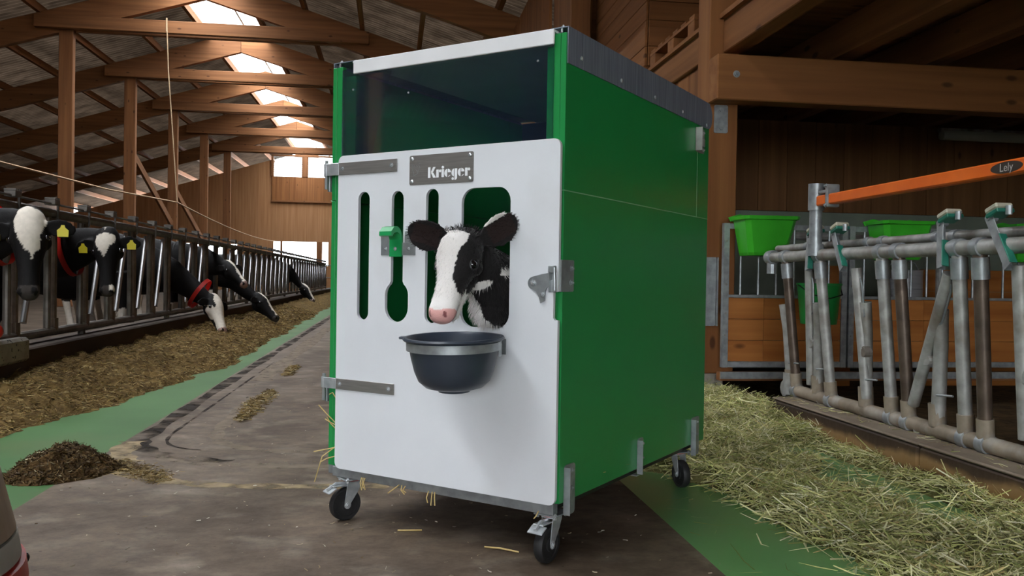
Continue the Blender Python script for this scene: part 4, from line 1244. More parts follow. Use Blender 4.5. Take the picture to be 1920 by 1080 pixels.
# ------------------------------------------------------------------ cows at the left feed fence
FX = -2.65
def cow(label, foot, yaw, P, a, n, L=0.54, stand=True, blaze=None, tags=(), collar=None, voxel=0.013, muzzle=None, patch=0.0, seed=1.0, ears=True, neckmid=None, spots=None, drop=0.0):
    """foot: ground point under the shoulders; yaw: heading of the body; P, a, n: poll, poll-to-muzzle and brow directions of the head"""
    c = thing('cow', label, 'cow', (foot[0], foot[1], 0.0), 0, 'cows at the feed fence')
    O = V((foot[0], foot[1], 0.0))
    fwd = V((math.cos(yaw), math.sin(yaw), 0)); lf = V((-math.sin(yaw), math.cos(yaw), 0))
    def B(x, y, z): return fwd * x + lf * y + V((0, 0, z))
    bm = BM()
    H = Head(V(P) - O, a, n, L)
    up = V((0, 0, 1))
    eL = H.s * 0.9 + H.a * 0.16 - H.n * 0.15; eR = -H.s * 0.9 + H.a * 0.16 - H.n * 0.15
    H.build(bm, wide=0.94, ears=(((eL), H.n * .8 + H.a * .3), ((eR), H.n * .8 + H.a * .3)) if ears else None, ear_len=0.36, ear_w=0.115, thick=0.034, ear_t=0.15)
    hb = H.at(0.10, 0, -0.22); hb2 = H.at(0.22, 0, -0.36)
    sh = B(-0.02, 0, 1.02)
    mid = V(neckmid) - O if neckmid else hb2.lerp(sh, 0.5) + V((0, 0, 0.03))
    loft(bm, [(hb, .075, .09, lf, up), (hb.lerp(mid, .45), .085, .15, lf, up), (mid, .105, .20, lf, up), (mid.lerp(sh, .55), .14, .26, lf, up), (sh, .18, .31, lf, up)], 20)
    loft(bm, [(B(.10, 0, .98), .12, .20, lf, up), (B(-.08, 0, .97), .22, .33, lf, up), (B(-.35, 0, .96), .29, .40, lf, up), (B(-.75, 0, .93), .35, .43, lf, up), (B(-1.15, 0, .97), .33, .38, lf, up),
              (B(-1.45, 0, 1.05), .26, .30, lf, up), (B(-1.62, 0, 1.10), .17, .20, lf, up), (B(-1.68, 0, 1.12), .08, .10, lf, up)], 24)
    for sy in (1, -1):
        ps = [(-.10, .17 * sy, .85, .12), (-.08, .17 * sy, .62, .085), (-.07, .17 * sy, .40, .06), (-.08, .17 * sy, .20, .042), (-.07, .17 * sy, .10, .05), (-.05, .17 * sy, .035, .062), (-.05, .17 * sy, .002, .068)]
        tube(bm, [B(x, y, z) for x, y, z, r in ps], .05, 14, rs=[r for x, y, z, r in ps])
        ps = [(-1.38, .19 * sy, .98, .19), (-1.34, .20 * sy, .75, .13), (-1.50, .19 * sy, .50, .065), (-1.45, .19 * sy, .26, .045), (-1.42, .19 * sy, .11, .052), (-1.40, .19 * sy, .035, .062), (-1.40, .19 * sy, .002, .068)]
        tube(bm, [B(x, y, z) for x, y, z, r in ps], .05, 14, rs=[r for x, y, z, r in ps])
    tube(bm, [B(-1.66, 0, 1.22), B(-1.74, 0, 1.12), B(-1.76, 0, .8), B(-1.75, 0, .5)], .03, 8, rs=[.035, .03, .022, .04])
    def colour(co):
        t, s, n_ = H.coords(co)
        jig = wob(co, 38, seed, 0.022) + wob(co, 110, seed * 2, 0.010)
        cl_ = np.tile(np.array((.007, .006, .006)), (len(co), 1))
        wh = np.array((.62, .56, .48))
        dist = np.sqrt((t - .48) ** 2 + s ** 2 + (n_ + .2) ** 2)
        head = dist < 0.72
        if blaze is not None:
            w = np.interp(t, blaze[0], blaze[1]); c0 = np.interp(t, blaze[0], blaze[2]) if len(blaze) > 2 else 0
            m = head & (np.abs(s - c0) < w + jig * (w > 0.01)) & (n_ > -0.2) & (w > 0.005)
            cl_[m] = wh
        mz = head & (t > 0.90)
        cl_[mz] = np.array((.045, .038, .034)) if muzzle is None else np.array(muzzle)
        nos = head & ((((t - .965) / .05) ** 2 + ((np.abs(s) - .078) / .030) ** 2 + ((n_ + .062) / .07) ** 2) < 1)
        cl_[nos] = (.006, .005, .005)
        if spots is not None:
            for (st, ss_, sn, r) in spots:
                m = head & (((t - st) ** 2 + (s - ss_) ** 2 + (n_ - sn) ** 2) < (r + jig) ** 2)
                cl_[m] = wh if r > 0 else cl_[m]
        f = co @ np.array(fwd)
        if patch > 0:
            m = (~head) & (wob(co, 4.2, seed) + wob(co, 13, seed, .25) > 1.0 - 1.6 * patch) & (f < 0.0)
            cl_[m] = wh
        cl_[(~head) & (co[:, 2] < 0.42 + jig)] = wh * .8
        return cl_
    sculpt('body', bm, voxel, 4, COWC, colour, c)
    for sg in (1, -1):
        b = BM(); ball(b, (0, 0, 0), 0.021); obj('eye', b, EYE, c, H.at(0.315, sg * 0.195, -0.12), smooth=True)
    for (sg, e) in ((1, eL), (-1, eR)):
        if (sg > 0 and 'L' in tags) or (sg < 0 and 'R' in tags):
            b0 = H.at(0.15, sg * 0.141, -0.15) + e.normalized() * (0.22 * L)
            d = e.normalized(); f = (H.n * .8 + H.a * .3); f = (f - d * f.dot(d)).normalized(); sd = d.cross(f).normalized()
            dn = V((0, 0, -1)); dn = (dn - f * dn.dot(f)).normalized(); sx = dn.cross(f).normalized()
            b = BM()
            plate(b, [[(-.032, -.03), (.032, -.03), (.034, .012), (.014, .030), (.010, .046), (-.010, .046), (-.014, .030), (-.034, .012)]], 0.004,
                  M4(sx, -dn, f if sx.cross(-dn).dot(f) > 0 else -f, b0 + f * 0.030 + dn * 0.02))
            obj('ear_tag', b, YEL, c)
    if collar is not None:
        q = collar
        p0 = hb.lerp(mid, q); ax_ = (mid - hb).normalized()
        sd, u2 = frame(ax_, up)
        b = BM()
        ring = [(p0 + sd * (0.125 * math.cos(k)) + u2 * (0.205 * math.sin(k))) for k in np.linspace(0, 2 * PI, 25)]
        prev = None
        for p in ring:
            a_, c_ = b.verts.new(p - ax_ * 0.025), b.verts.new(p + ax_ * 0.025)
            if prev: b.faces.new((prev[0], a_, c_, prev[1]))
            prev = (a_, c_)
        bmesh.ops.solidify(b, geom=b.faces[:], thickness=0.008)
        obj('collar', b, RED, c, smooth=True)
    return c

def face_dirs(psi_deg, phi_deg):
    """head turned towards the camera by psi (positive to the picture's left), muzzle pushed forward by phi"""
    p, f = math.radians(psi_deg), math.radians(phi_deg)
    n_ = -CRh * math.sin(p) + TC * math.cos(p)
    return V((0, 0, -1)) * math.cos(f) + n_ * math.sin(f), n_ * math.cos(f) + V((0, 0, 1)) * math.sin(f)

a1, n1 = face_dirs(-14, 16); a1 = (a1 + CRh * 0.10).normalized()
cow('black cow with broad white forehead blaze, nearest at the dark feed fence', (-3.15, 6.02), 0.0, (-2.315, 5.80, 1.235), a1, n1, 0.55, tags=('L', 'R'), collar=0.75,
    blaze=([-.1, .0, .08, .2, .35, .48, .56, .60], [.0, .13, .165, .155, .115, .06, .02, 0], [0, .03, .03, .03, .05, .06, .06, .06]), voxel=0.011, seed=1.0, neckmid=(-2.62, 6.0, 1.06))
a2, n2 = face_dirs(-8, 14); a2 = (a2 + CRh * 0.10).normalized()
cow('black cow with small white forehead star and yellow ear tags', (-3.15, 7.42), 0.0, (-2.275, 7.18, 1.185), a2, n2, 0.51, tags=('L', 'R'), collar=0.9,
    blaze=([-.1, .04, .08, .16, .24, .30, .40, .44], [.0, .02, .13, .15, .12, .07, .02, 0]), voxel=0.012, seed=2.2, neckmid=(-2.64, 7.40, 1.0), spots=[(.93, .07, -.08, .055)])
def hd(P, Q): return (V(Q) - V(P)).normalized()
P3, Q3 = (-2.10, 10.72, 0.60), (-1.93, 10.50, 0.15)
cow('cow in a red collar with white and black head down in the feed', (-3.1, 10.85), 0.0, P3, hd(P3, Q3), V((0.75, -0.45, 0.35)), 0.50, collar=0.35, seed=3.1, neckmid=(-2.58, 10.83, 0.80),
    blaze=([-.1, .1, .3, .5, .7, .85, 1.1], [.06, .10, .13, .17, .24, .28, .3]), muzzle=(.34, .22, .19), spots=[(.45, -.2, -.2, .18), (.75, .2, -.2, .12)])
P4, Q4 = (-2.40, 13.05, 1.06), (-2.06, 12.78, 0.70)
cow('black cow holding its head up sideways with a narrow white face stripe', (-3.15, 13.2), 0.0, P4, hd(P4, Q4), V((0.35, -0.35, 0.85)), 0.52, seed=4.4, neckmid=(-2.70, 13.15, 1.02),
    blaze=([-.1, .1, .3, .6, .8, 1.0], [.0, .05, .04, .035, .06, .06]), muzzle=(.22, .14, .12))
P5, Q5 = (-2.02, 13.62, 0.57), (-1.66, 13.42, 0.15)
cow('black cow with white nose stripe bending down to the feed', (-3.1, 13.95), 0.0, P5, hd(P5, Q5), V((0.70, -0.25, 0.55)), 0.52, seed=5.3, neckmid=(-2.52, 13.80, 0.82),
    blaze=([-.1, .05, .3, .6, .9, 1.0], [.0, .06, .045, .04, .05, .04]))
P6, Q6 = (-2.22, 22.55, 0.62), (-1.90, 22.35, 0.16)
cow('far black cow with white blaze and muzzle eating further along the fence', (-3.1, 22.8), 0.0, P6, hd(P6, Q6), V((0.70, -0.35, 0.5)), 0.52, seed=6.3, neckmid=(-2.58, 22.75, 0.86), voxel=0.018,
    blaze=([-.1, .05, .3, .6, .9, 1.0], [.08, .10, .08, .06, .10, .12]), muzzle=(.5, .4, .36))
P7 = (-4.75, 16.2, 1.28)
cow('cow with white flank standing in the alley behind the feed fence', (-4.9, 16.9), -PI / 2 + 0.15, P7, V((0.2, -.75, -.6)), V((0.1, -.6, .75)), 0.52, seed=7.9, patch=0.75, voxel=0.018)
P8 = (-3.2, 35.8, 1.22)
cow('far black cow beyond the end of the feed fence', (-3.55, 36.4), -PI / 2 + 0.5, P8, V((0.4, -.6, -.6)), V((0.3, -.5, .8)), 0.52, seed=9.1, voxel=0.022)

# ------------------------------------------------------------------ left feed fence (self-locking)
ff = thing('feed_fence', 'long dark self-locking feed fence with slanted bars on the left kerb', 'feed fence', (FX, 0, 0.31))
FY0, FY1 = 4.9, 34.8
def rel(p): return (p[0] - FX, p[1], p[2] - 0.31)
tubeobj('top_rail', [rel((FX, FY0, 1.30)), rel((FX, FY1, 1.30))], 0.038, DKPIPE, ff)
tubeobj('bottom_rail', [rel((FX, FY0, 0.375)), rel((FX, FY1, 0.375))], 0.034, DKPIPE, ff)
tubeobj('locking_rod', [rel((FX + 0.015, FY0, 1.375)), rel((FX + 0.015, FY1, 1.375))], 0.009, DKPIPE, ff, 6)
cowY = (5.95, 7.38, 10.83, 13.15, 13.82, 22.77)
prot = {}
k = 0
y = 4.95
while y < FY1 - 0.3:
    occupied = any(abs(y + 0.40 - cy) < 0.33 for cy in cowY)
    if 'a' not in prot:
        prot['a'] = tubeobj('upright', [(0, 0, 0.09), (0, 0, 0.97)], 0.026, DKPIPE, ff, 10)
        prot['b'] = tubeobj('upright', [(0, 0, 0.09), (0, 0, 0.97)], 0.023, RUSTP, ff, 10)
        prot['s'] = tubeobj('sleeve', [(0, 0, 0.07), (0, 0, 0.17)], 0.036, RUSTP, ff, 10)
        prot['l'] = tubeobj('lock_bar', [(0, -0.15, 0.16), (0.0, 0.14, 0.93)], 0.023, SHINY, ff, 10)
        bm = BM(); box(bm, -0.03, 0.05, -0.05, 0.05, 1.055, 1.10, 0.004); box(bm, 0.03, 0.045, 0.03, 0.045, 0.93, 1.06); 
        for q in range(5): box(bm, -0.03, 0.05, -0.05 + 0.022 * q, -0.04 + 0.022 * q, 1.10, 1.112)
        prot['c'] = obj('catch', bm, DKPIPE, ff)
        for o_ in prot.values(): bpy.data.objects.remove(o_) if False else None
        first = True
    def put(key, dx, dy):
        global first
        o_ = prot[key]
        if first and key not in done:
            done.add(key); o_.location = V((dx, y + dy, 0)) + (V((0, 0, 0.09)) if key in 'ab' else V((0, 0, 0.07)) if key == 's' else V((0, -0.15, 0.16)) if key == 'l' else V((0, 0, 0)))
        else:
            inst(o_, ff, V((dx, y + dy, 0)) + (V((0, 0, 0.09)) if key in 'ab' else V((0, 0, 0.07)) if key == 's' else V((0, -0.15, 0.16)) if key == 'l' else V((0, 0, 0))))
    if k == 0: done = set()
    put('a', 0, 0.0); put('b', 0.0, 0.13)
    if y < 15: put('s', 0, 0.13)
    if not occupied: put('l', 0.0, 0.42)
    put('c', 0, 0.06)
    y += 0.70; k += 1
for yy in np.arange(5.0, 35.0, 2.8):
    tubeobj('foot', [(0, yy, 0.0), (0, yy, 0.05)], 0.032, DKPIPE, ff, 8)
# tube gate across at the far end
tg = thing('tube_gate', 'small tube gate closing off the far end of the feed fence', 'gate', (FX, 35.1, 0))
for z in (0.3, 0.75, 1.25): tubeobj('rail', [(0.0, 0, z), (1.15, 0, z)], 0.022, DKPIPE, tg, 6)
for x in (0.0, 0.58, 1.15): tubeobj('upright', [(x, 0, 0.0 if x != .58 else .3), (x, 0, 1.27)], 0.024, DKPIPE, tg, 6)

# ------------------------------------------------------------------ right feed fence
rf = thing('feed_fence', 'galvanised self-locking feed fence leaning over the right kerb', 'feed fence', (2.40, 0, 0.172))
def R3(x, y, z): return (x - 2.40, y, z - 0.172)
BX, BZ_, TX, TZ = 2.40, 0.208, 2.32, 1.005
YS = 1.6
tubeobj('bottom_rail', [R3(BX, 4.86, BZ_), R3(BX, YS, BZ_)], 0.034, DIRTP, rf, 14)
tubeobj('top_rail', [R3(TX, 4.98, TZ), R3(TX, YS, TZ)], 0.032, GALVD, rf, 14)
tubeobj('upper_rail', [R3(TX + 0.10, 5.12, TZ + 0.060), R3(TX + 0.10, YS, TZ + 0.060)], 0.021, GALVD, rf, 12)
bm = BM()
for yy in (4.99,): lathe(bm, [(0.034, -0.03), (0.044, -0.03), (0.044, 0.03), (0.034, 0.03)], 16, Matrix.Translation(R3(TX, yy, TZ)) @ Matrix.Rotation(PI / 2, 4, 'X'), closed=True)
tube(bm, [R3(TX, 4.99, TZ - 0.03), R3(TX, 4.99, TZ - 0.10)], 0.03, 10)
obj('end_clamp', bm, GALV, rf, smooth=True)
bm = BM()
tube(bm, [R3(BX, 4.86, BZ_ - 0.03), R3(BX, 4.86, BZ_ + 0.10)], 0.05, 12); tube(bm, [R3(BX - .03, 4.90, BZ_), R3(BX + .03, 4.90, BZ_)], 0.05, 10)
obj('end_clamp', bm, GALVD, rf, smooth=True)
for yy in np.arange(1.8, 4.8, 0.9):
    tubeobj('foot', [R3(BX + .01, yy, 0.172), R3(BX, yy, 0.2)], 0.03, GALVD, rf, 8)
def collarbm(p0, p1, t0, t1, r):
    a, b = V(p0).lerp(V(p1), t0), V(p0).lerp(V(p1), t1)
    return a, b
def rpost(yb, yt, m, r=0.028, x0=BX, x1=TX, z0=BZ_, z1=TZ):
    p0, p1 = V(R3(x0, yb, z0)), V(R3(x1, yt, z1))
    tubeobj('upright', [p0, p1], r, m, rf, 14)
    a, b = collarbm(p0, p1, 0.03, 0.13, r); tubeobj('lower_sleeve', [a, b], r + 0.006, DIRTP, rf, 12)
    a, b = collarbm(p0, p1, 0.84, 0.95, r); tubeobj('upper_sleeve', [a, b], r + 0.006, GALV, rf, 12)
    for rr, cx, cz, yy in ((0.034, x0, z0, yb), (0.032, x1, z1, yt)):
        bm = BM()
        lathe(bm, [(rr, -0.022), (rr + 0.008, -0.022), (rr + 0.008, 0.022), (rr, 0.022)], 16, Matrix.Translation(R3(cx, yy, cz)) @ Matrix.Rotation(PI / 2, 4, 'X'), closed=True)
        obj('rail_clamp', bm, GALV, rf, smooth=True)
for yb, yt, m in ((4.79, 4.80, RUSTP), (4.385, 4.40, GALVD), (3.81, 3.80, GALVD), (3.675, 3.66, RUSTP), (3.275, 3.24, GALVD), (3.155, 3.11, RUSTP), (2.66, 2.66, GALVD), (2.52, 2.52, RUSTP), (2.05, 2.05, GALVD)):
    rpost(yb, yt, m)
def lockbar(yt, yb, zb=0.27, zt=0.93):
    p1, p0 = V(R3(TX + 0.005, yt, zt)), V(R3(BX - 0.01, yb, zb))
    tubeobj('lock_bar', [p0, p1], 0.026, GALVD, rf, 14)
    bm = BM(); m_ = p0.lerp(p1, 0.36); d = (p1 - p0).normalized()
    tube(bm, [m_ + V((-.02, -.035, 0)), m_ + V((.02, -.035, 0))], 0.022, 10); box(bm, m_.x - .018, m_.x + .018, m_.y - .04, m_.y, m_.z - .025, m_.z + .03, 0.004)
    obj('stop_block', bm, GALVD, rf)
    tubeobj('lock_hook', [p1 - d * 0.05 + V((.0, -.03, 0)), p1 - d * 0.09 + V((0, -.042, 0)), p1 - d * 0.24 + V((0, -.040, 0)), p1 - d * 0.26 + V((0, -.02, 0))], 0.005, GALV, rf, 6)
lockbar(4.03, 4.02); lockbar(2.90, 2.925); lockbar(4.52, 4.60)
lockbar(3.30, 3.63, 0.30, 0.90)
def stub(yb, yt, zt):
    tubeobj('stub_arm', [R3(BX, yb, BZ_), R3(BX - .02, yb * .4 + yt * .6, BZ_ + (zt - BZ_) * .7), R3(BX - .04, yt, zt)], 0.030, GALVD, rf, 14)
    a, b = V(R3(BX, yb, BZ_ + .02)), V(R3(BX - .006, yb, BZ_ + .12)); tubeobj('lower_sleeve', [a, b], 0.037, DIRTP, rf, 12)
    tubeobj('stub_pin', [R3(BX - .03, yb - .02, BZ_ + .16), R3(BX - .03, yb - .14, BZ_ + .17)], 0.005, GALV, rf, 6)
stub(4.04, 4.0, 0.76); stub(3.465, 3.40, 0.745); stub(4.53, 4.48, 0.74); stub(2.86, 2.84, 0.76); stub(4.86, 4.90, 0.72)
def catch(yt, yb, zt=1.125, zb=0.925):
    """bent steel catch plate hung over both rails, green lining below, cream and green block on top"""
    c = empty('catch', (0, 0, 0), 0, rf)
    p1, p0 = V(R3(TX - 0.01, yt, zt)), V(R3(TX - 0.045, yb, zb))
    d = (p1 - p0); Ln = d.length; d.normalize()
    s = d.cross(V((1, 0, 0))).normalized(); nrm = s.cross(d).normalized()
    Mx = M4(s, d, nrm, p0)
    bm = BM()
    box(bm, -0.022, 0.022, 0, Ln, -0.004, 0.0, 0.001, Mx); box(bm, 0.018, 0.022, 0, Ln, 0.0, 0.035, 0.001, Mx)
    tube(bm, [p1 - d * .012 + V((-.012, 0, 0)), p1 - d * .012 + V((.03, 0, 0))], 0.012, 10)
    obj('catch_plate', bm, GALV, c)
    bm = BM(); box(bm, -0.028, -0.0225, 0.0, Ln * 0.55, -0.012, 0.02, 0.002, Mx); obj('catch_lining', bm, TEAL, c)
    bm = BM(); box(bm, 0.010, 0.085, -0.075, -0.004, 0.005, 0.022, 0.003, Matrix.Translation(p1) @ Matrix.Rotation(-0.35, 4, 'X') @ Matrix.Translation(V((-0.03, 0.0, -0.02)))); obj('catch_pad', bm, TEAL, c)
    bm = BM(); box(bm, 0.010, 0.085, -0.075, -0.004, 0.0225, 0.045, 0.006, Matrix.Translation(p1) @ Matrix.Rotation(-0.35, 4, 'X') @ Matrix.Translation(V((-0.03, 0.0, -0.02)))); obj('catch_cap', bm, CREAM, c)
    bm = BM(); tube(bm, [p1 + V((.02, -.085, 0.0)), p1 + V((.02, -.085, .035))], 0.012, 8); obj('catch_pin', bm, GALV, c)
catch(4.50, 4.45); catch(4.24, 4.08); catch(3.345, 3.29); catch(3.05, 2.89)
for yy in (4.72, 4.60, 4.08, 3.95, 3.52, 3.40, 2.92):
    bm = BM(); lathe(bm, [(0.021, -0.018), (0.028, -0.018), (0.028, 0.018), (0.021, 0.018)], 14, Matrix.Translation(R3(TX + 0.10, yy, TZ + 0.06)) @ Matrix.Rotation(PI / 2, 4, 'X'), closed=True)
    tube(bm, [R3(TX + .10, yy, TZ + .04), R3(TX + .03, yy, TZ - .0)], 0.011, 8)
    obj('rail_link', bm, GALV, rf, smooth=True)

# orange swing bar on its tube post
ob_ = thing('swing_bar', 'orange painted swing bar on a galvanised tube post over the right fence', 'barrier bar', (2.30, 4.41, 1.03))
tubeobj('post', [(0, 0, 0.0), (0, 0, 0.35)], 0.034, GALV, ob_, 20)
tubeobj('post_cap', [(0, 0, 0.22), (0, 0, 0.365)], 0.043, GALV, ob_, 20)
bm = BM()
box(bm, -0.012, 0.012, -0.17, -0.04, 0.245, 0.262, 0.002); box(bm, -0.012, 0.012, -0.17, -0.04, 0.305, 0.322, 0.002)
box(bm, -0.035, 0.035, -0.185, -0.16, 0.225, 0.345, 0.003)
for z in (0.235, 0.335): bolt(bm, (-0.035, -0.172, z), (-1, 0, 0), 0.009, 0.008)
obj('hinge_clamp', bm, GALV, ob_)
bm = BM()
box(bm, -0.0275, 0.0275, -2.2, -0.05, 0.239, 0.294, 0.006)
obj('bar', bm, ORANGE, ob_, smooth=True)
tubeobj('rail_clamp', [(0, 0, -0.03), (0, 0, 0.035)], 0.044, GALV, ob_, 16)
# badge with its name on the aisle side of the bar
bm = BM()
FB = M4((0, -1, 0), (0, 0, 1), (-1, 0, 0), (-0.0275, -1.47, 0.266))
plate(bm, [[(0.085 * math.cos(a), 0.022 * math.sin(a)) for a in np.linspace(0, 2 * PI, 33)[:-1]]], 0.0012, M4((0, -1, 0), (0, 0, 1), (-1, 0, 0), (-0.0276, -1.50, 0.2665)))
obj('badge', bm, BADGE, ob_)
fc = bpy.data.curves.new('badge_text', 'FONT'); fc.body = 'Lely'; fc.size = 0.044; fc.extrude = 0.0004; fc.align_x = 'CENTER'; fc.align_y = 'CENTER'
fo = bpy.data.objects.new('badge_text', fc); COL.objects.link(fo)
bpy.context.view_layer.update()
tm = bpy.data.meshes.new_from_object(fo.evaluated_get(bpy.context.evaluated_depsgraph_get()))
bpy.data.objects.remove(fo)
tm.materials.clear(); tm.materials.append(PRINTG)
to = bpy.data.objects.new('badge_lettering', tm); link(to, ob_)
to.matrix_local = M4((0, -1, 0), (0, 0, 1), (-1, 0, 0), (-0.0290, -1.50, 0.2655))

# ------------------------------------------------------------------ calf pen behind: board gates, buckets, pail
def pen_gate(x0, x1, label):
    g = thing('board_gate', label, 'gate', (x0, 5.62, 0.232), group='board gates of the calf pen')
    w = x1 - x0; Z = -0.232
    boxobj('frame_upright', 0, 0.04, -0.02, 0.02, 0.028, 1.022, GALV, g); boxobj('frame_upright', w - 0.04, w, -0.02, 0.02, 0.028, 1.022, GALV, g)
    boxobj('bottom_rail', 0.041, w - 0.041, -0.02, 0.02, 0.03, 0.068, GALV, g); boxobj('top_rail', 0.041, w - 0.041, -0.015, 0.015, 0.985, 1.02, GALV, g)
    boxobj('middle_rail', 0.041, w - 0.041, -0.016, 0.016, 0.512, 0.53, GALV, g)
    h = 0.147
    for r in range(3):
        for (a, b) in ((0.042, 0.043 + (w - 0.084) * 0.31), (0.045 + (w - 0.084) * 0.31, w - 0.042)):
            boxobj('board', a, b, -0.012, 0.012, 0.07 + r * h, 0.07 + r * h + h - 0.003, GBX, g)
    n_ = int(w / 0.115)
    for k in range(1, n_):
        tubeobj('bar', [(k * w / n_, 0, 0.53), (k * w / n_, 0, 0.985)], 0.008, GALV, g, 8)
    for z in (0.1, 0.25, 0.4, 0.6, 0.9):
        bm = BM(); bolt(bm, (0.02, -0.02, z), (0, -1, 0), 0.006, 0.004); obj('bolt', bm, GALVD, g)
    return g
pen_gate(2.255, 3.165, 'board gate of the calf pen hinged on the wooden post')
pen_gate(3.18, 4.98, 'wide board gate of the calf pen behind the feed fence catches')
struct(boxobj('sill_beam', 2.24, 5.0, 5.585, 5.66, 0.170, 0.228, WX)); struct(boxobj('sill_angle', 2.235, 5.0, 5.572, 5.584, 0.185, 0.232, GALV))
pd = struct(empty('wall_pen_divider', (0, 6.62, 0)))
for (a, b, zt_) in ((3.52, 3.78, 1.02), (4.42, 5.4, 0.98)):
    for k in range(5): boxobj('wall_board', a, b, 0, 0.04, 0.2 * k, min(0.2 * k + 0.197, zt_), GBX, pd)
dv = thing('pipe_rail', 'dull pipe rail crossing the calf pen above the board gates', 'rail', (2.95, 6.3, 0.0))
tubeobj('rail', [(0, 0, 1.22), (1.45, 0, 1.19)], 0.032, GALVD, dv); tubeobj('post', [(0.35, 0, 0.0), (0.35, 0, 1.21)], 0.03, GALVD, dv); tubeobj('post', [(1.4, 0, 0), (1.4, 0, 1.2)], 0.03, GALVD, dv)
def teat_bucket(loc, label, w=0.195):
    b = thing('feeding_bucket', label, 'bucket', loc, group='bright green feeding buckets hung on the pen gates')
    bm = BM()
    def ring(hw, y0, y1, z, inset=0.03):
        return [(-hw, y1, z), (-hw, y0 + inset, z), (-hw + inset, y0, z), (hw - inset, y0, z), (hw, y0 + inset, z), (hw, y1, z)]
    outer_ = [ring(w * .66, -.17, 0, 0), ring(w * .70, -.18, 0, .02), ring(w * .92, -.225, 0, .235), ring(w * 1.0, -.24, 0.0, .24), ring(w * 1.02, -.245, 0.0, .262)]
    inner_ = [ring(w * .96, -.235, -.006, .262), ring(w * .90, -.215, -.006, .235), ring(w * .64, -.162, -.006, .012)]
    rings = [[bm.verts.new(p) for p in r] for r in outer_ + inner_]
    for a, c in zip(rings, rings[1:]):
        for k in range(6): bm.faces.new((a[k], a[(k + 1) % 6], c[(k + 1) % 6], c[k]))
    bm.faces.new(rings[0][::-1]); bm.faces.new(rings[-1])
    bmesh.ops.recalc_face_normals(bm, faces=bm.faces)
    obj('bucket_body', bm, BGREEN, b)
    bm = BM(); plate(bm, [[(-w * 1.02, .235), (w * 1.02, .235), (w * 1.04, .275), (w * .7, .285), (w * .3, .268), (-w * .3, .268), (-w * .7, .285), (-w * 1.10, .262)]], 0.008, M4((1, 0, 0), (0, 0, 1), (0, -1, 0), (0, 0.009, 0)))
    obj('back_rim', bm, BGREEN, b)
    bm = BM(); box(bm, -0.03, 0.03, 0.001, 0.045, 0.222, 0.230, 0.002); box(bm, -0.03, 0.03, 0.038, 0.045, 0.18, 0.222, 0.002); obj('hanger', bm, BGREEN, b)
    bm = BM(); lathe(bm, [(0.012, 0), (0.012, 0.006), (0.004, 0.007)], 12, M4((1, 0, 0), (0, 0, 1), (0, -1, 0), (w * .45, -.172, .045))); obj('teat_hole', bm, BLACK, b)
    return b
teat_bucket((2.492, 5.585, 1.030), 'bright green feeding bucket next to the wooden post')
teat_bucket((3.480, 5.585, 1.022), 'bright green feeding bucket half hidden behind the fence rails')
teat_bucket((4.480, 5.585, 1.022), 'bright green feeding bucket at the picture edge under the orange bar')
hb_ = thing('hanging_bucket', 'plain green bucket with dark handle hung low on the board gate', 'bucket', (2.86, 5.42, 0.575))
bm = BM(); lathe(bm, [(0.0003, 0), (0.115, 0), (0.118, 0.005), (0.142, 0.26), (0.148, 0.262), (0.148, 0.275), (0.138, 0.275), (0.112, 0.01), (0.0003, 0.008)], 32); obj('bucket_body', bm, pbr('mid_green_plastic', (0.02, 0.30, 0.06), (0.015, 0.25, 0.05), 0.4), hb_, smooth=True)
tubeobj('handle', [(-0.148, 0, 0.262), (-0.11, -0.11, 0.20), (0, -0.15, 0.175), (0.11, -0.11, 0.20), (0.148, 0, 0.262)], 0.004, BLACK, hb_, 8)
bm = BM(); box(bm, -0.02, 0.02, 0.149, 0.165, 0.18, 0.268, 0.002); obj('hook', bm, GALV, hb_)
pl_ = thing('steel_pail', 'shiny stainless steel pail hanging behind the pen bars', 'pail', (4.12, 6.45, 0.665))
bm = BM(); lathe(bm, [(0.0003, 0), (0.150, 0), (0.158, 0.006), (0.158, 0.145), (0.161, 0.148), (0.158, 0.152), (0.158, 0.295), (0.163, 0.30), (0.158, 0.304), (0.152, 0.30), (0.152, 0.01), (0.0003, 0.008)], 36); obj('pail_body', bm, PAILM, pl_, smooth=True)
tubeobj('handle', [(-0.16, 0, 0.28), (-0.1, -0.02, 0.36), (0, -0.03, 0.39), (0.1, -0.02, 0.36), (0.16, 0, 0.28)], 0.005, GALV, pl_, 8)
lm = thing('tube_lamp', 'unlit tube lamp in a clear housing on the dark pen wall', 'lamp', (5.45, 7.93, 2.36))
bm = BM(); box(bm, 0, 1.3, -0.02, 0.05, 0.03, 0.075, 0.004); obj('lamp_tray', bm, GALVD, lm)
tubeobj('lamp_cover', [(0.0, -0.02, 0.0), (1.3, -0.02, 0.0)], 0.05, TUBEW, lm, 16)

# ------------------------------------------------------------------ ropes
rp = thing('hanging_rope', 'thin pale rope hanging from the first collar beam', 'rope', (-5.41, 21.35, 6.9))
o_ = tubeobj('strand', [(0, 0, 0), (0.05, 0, -1.2), (0.18, 0.0, -2.9), (0.285, 0.0, -4.36)], 0.014, ROPE, rp, 6)
tubeobj('loop', [(-0.0, 0.0, 0.02), (0, 0.0, -0.3)], 0.02, ROPE, rp, 6)
cb = thing('slack_line', 'long slack pale line running past the hanging rope to the end wall', 'rope', (-5.13, 21.35, 2.54))
pts = [(-1.62 - 0.6, -10.2, 0.10), (-1.21, -6.45, 0.07), (-0.6, -3.1, -0.02), (0, 0, 0.0)]
pts += [(-1.08 * q, 25.2 * q, 0.08 * q - 0.35 * (4 * q * (1 - q)) * 0.5) for q in np.linspace(0.1, 1, 10)]
tubeobj('strand', pts, 0.018, ROPE, cb, 6)

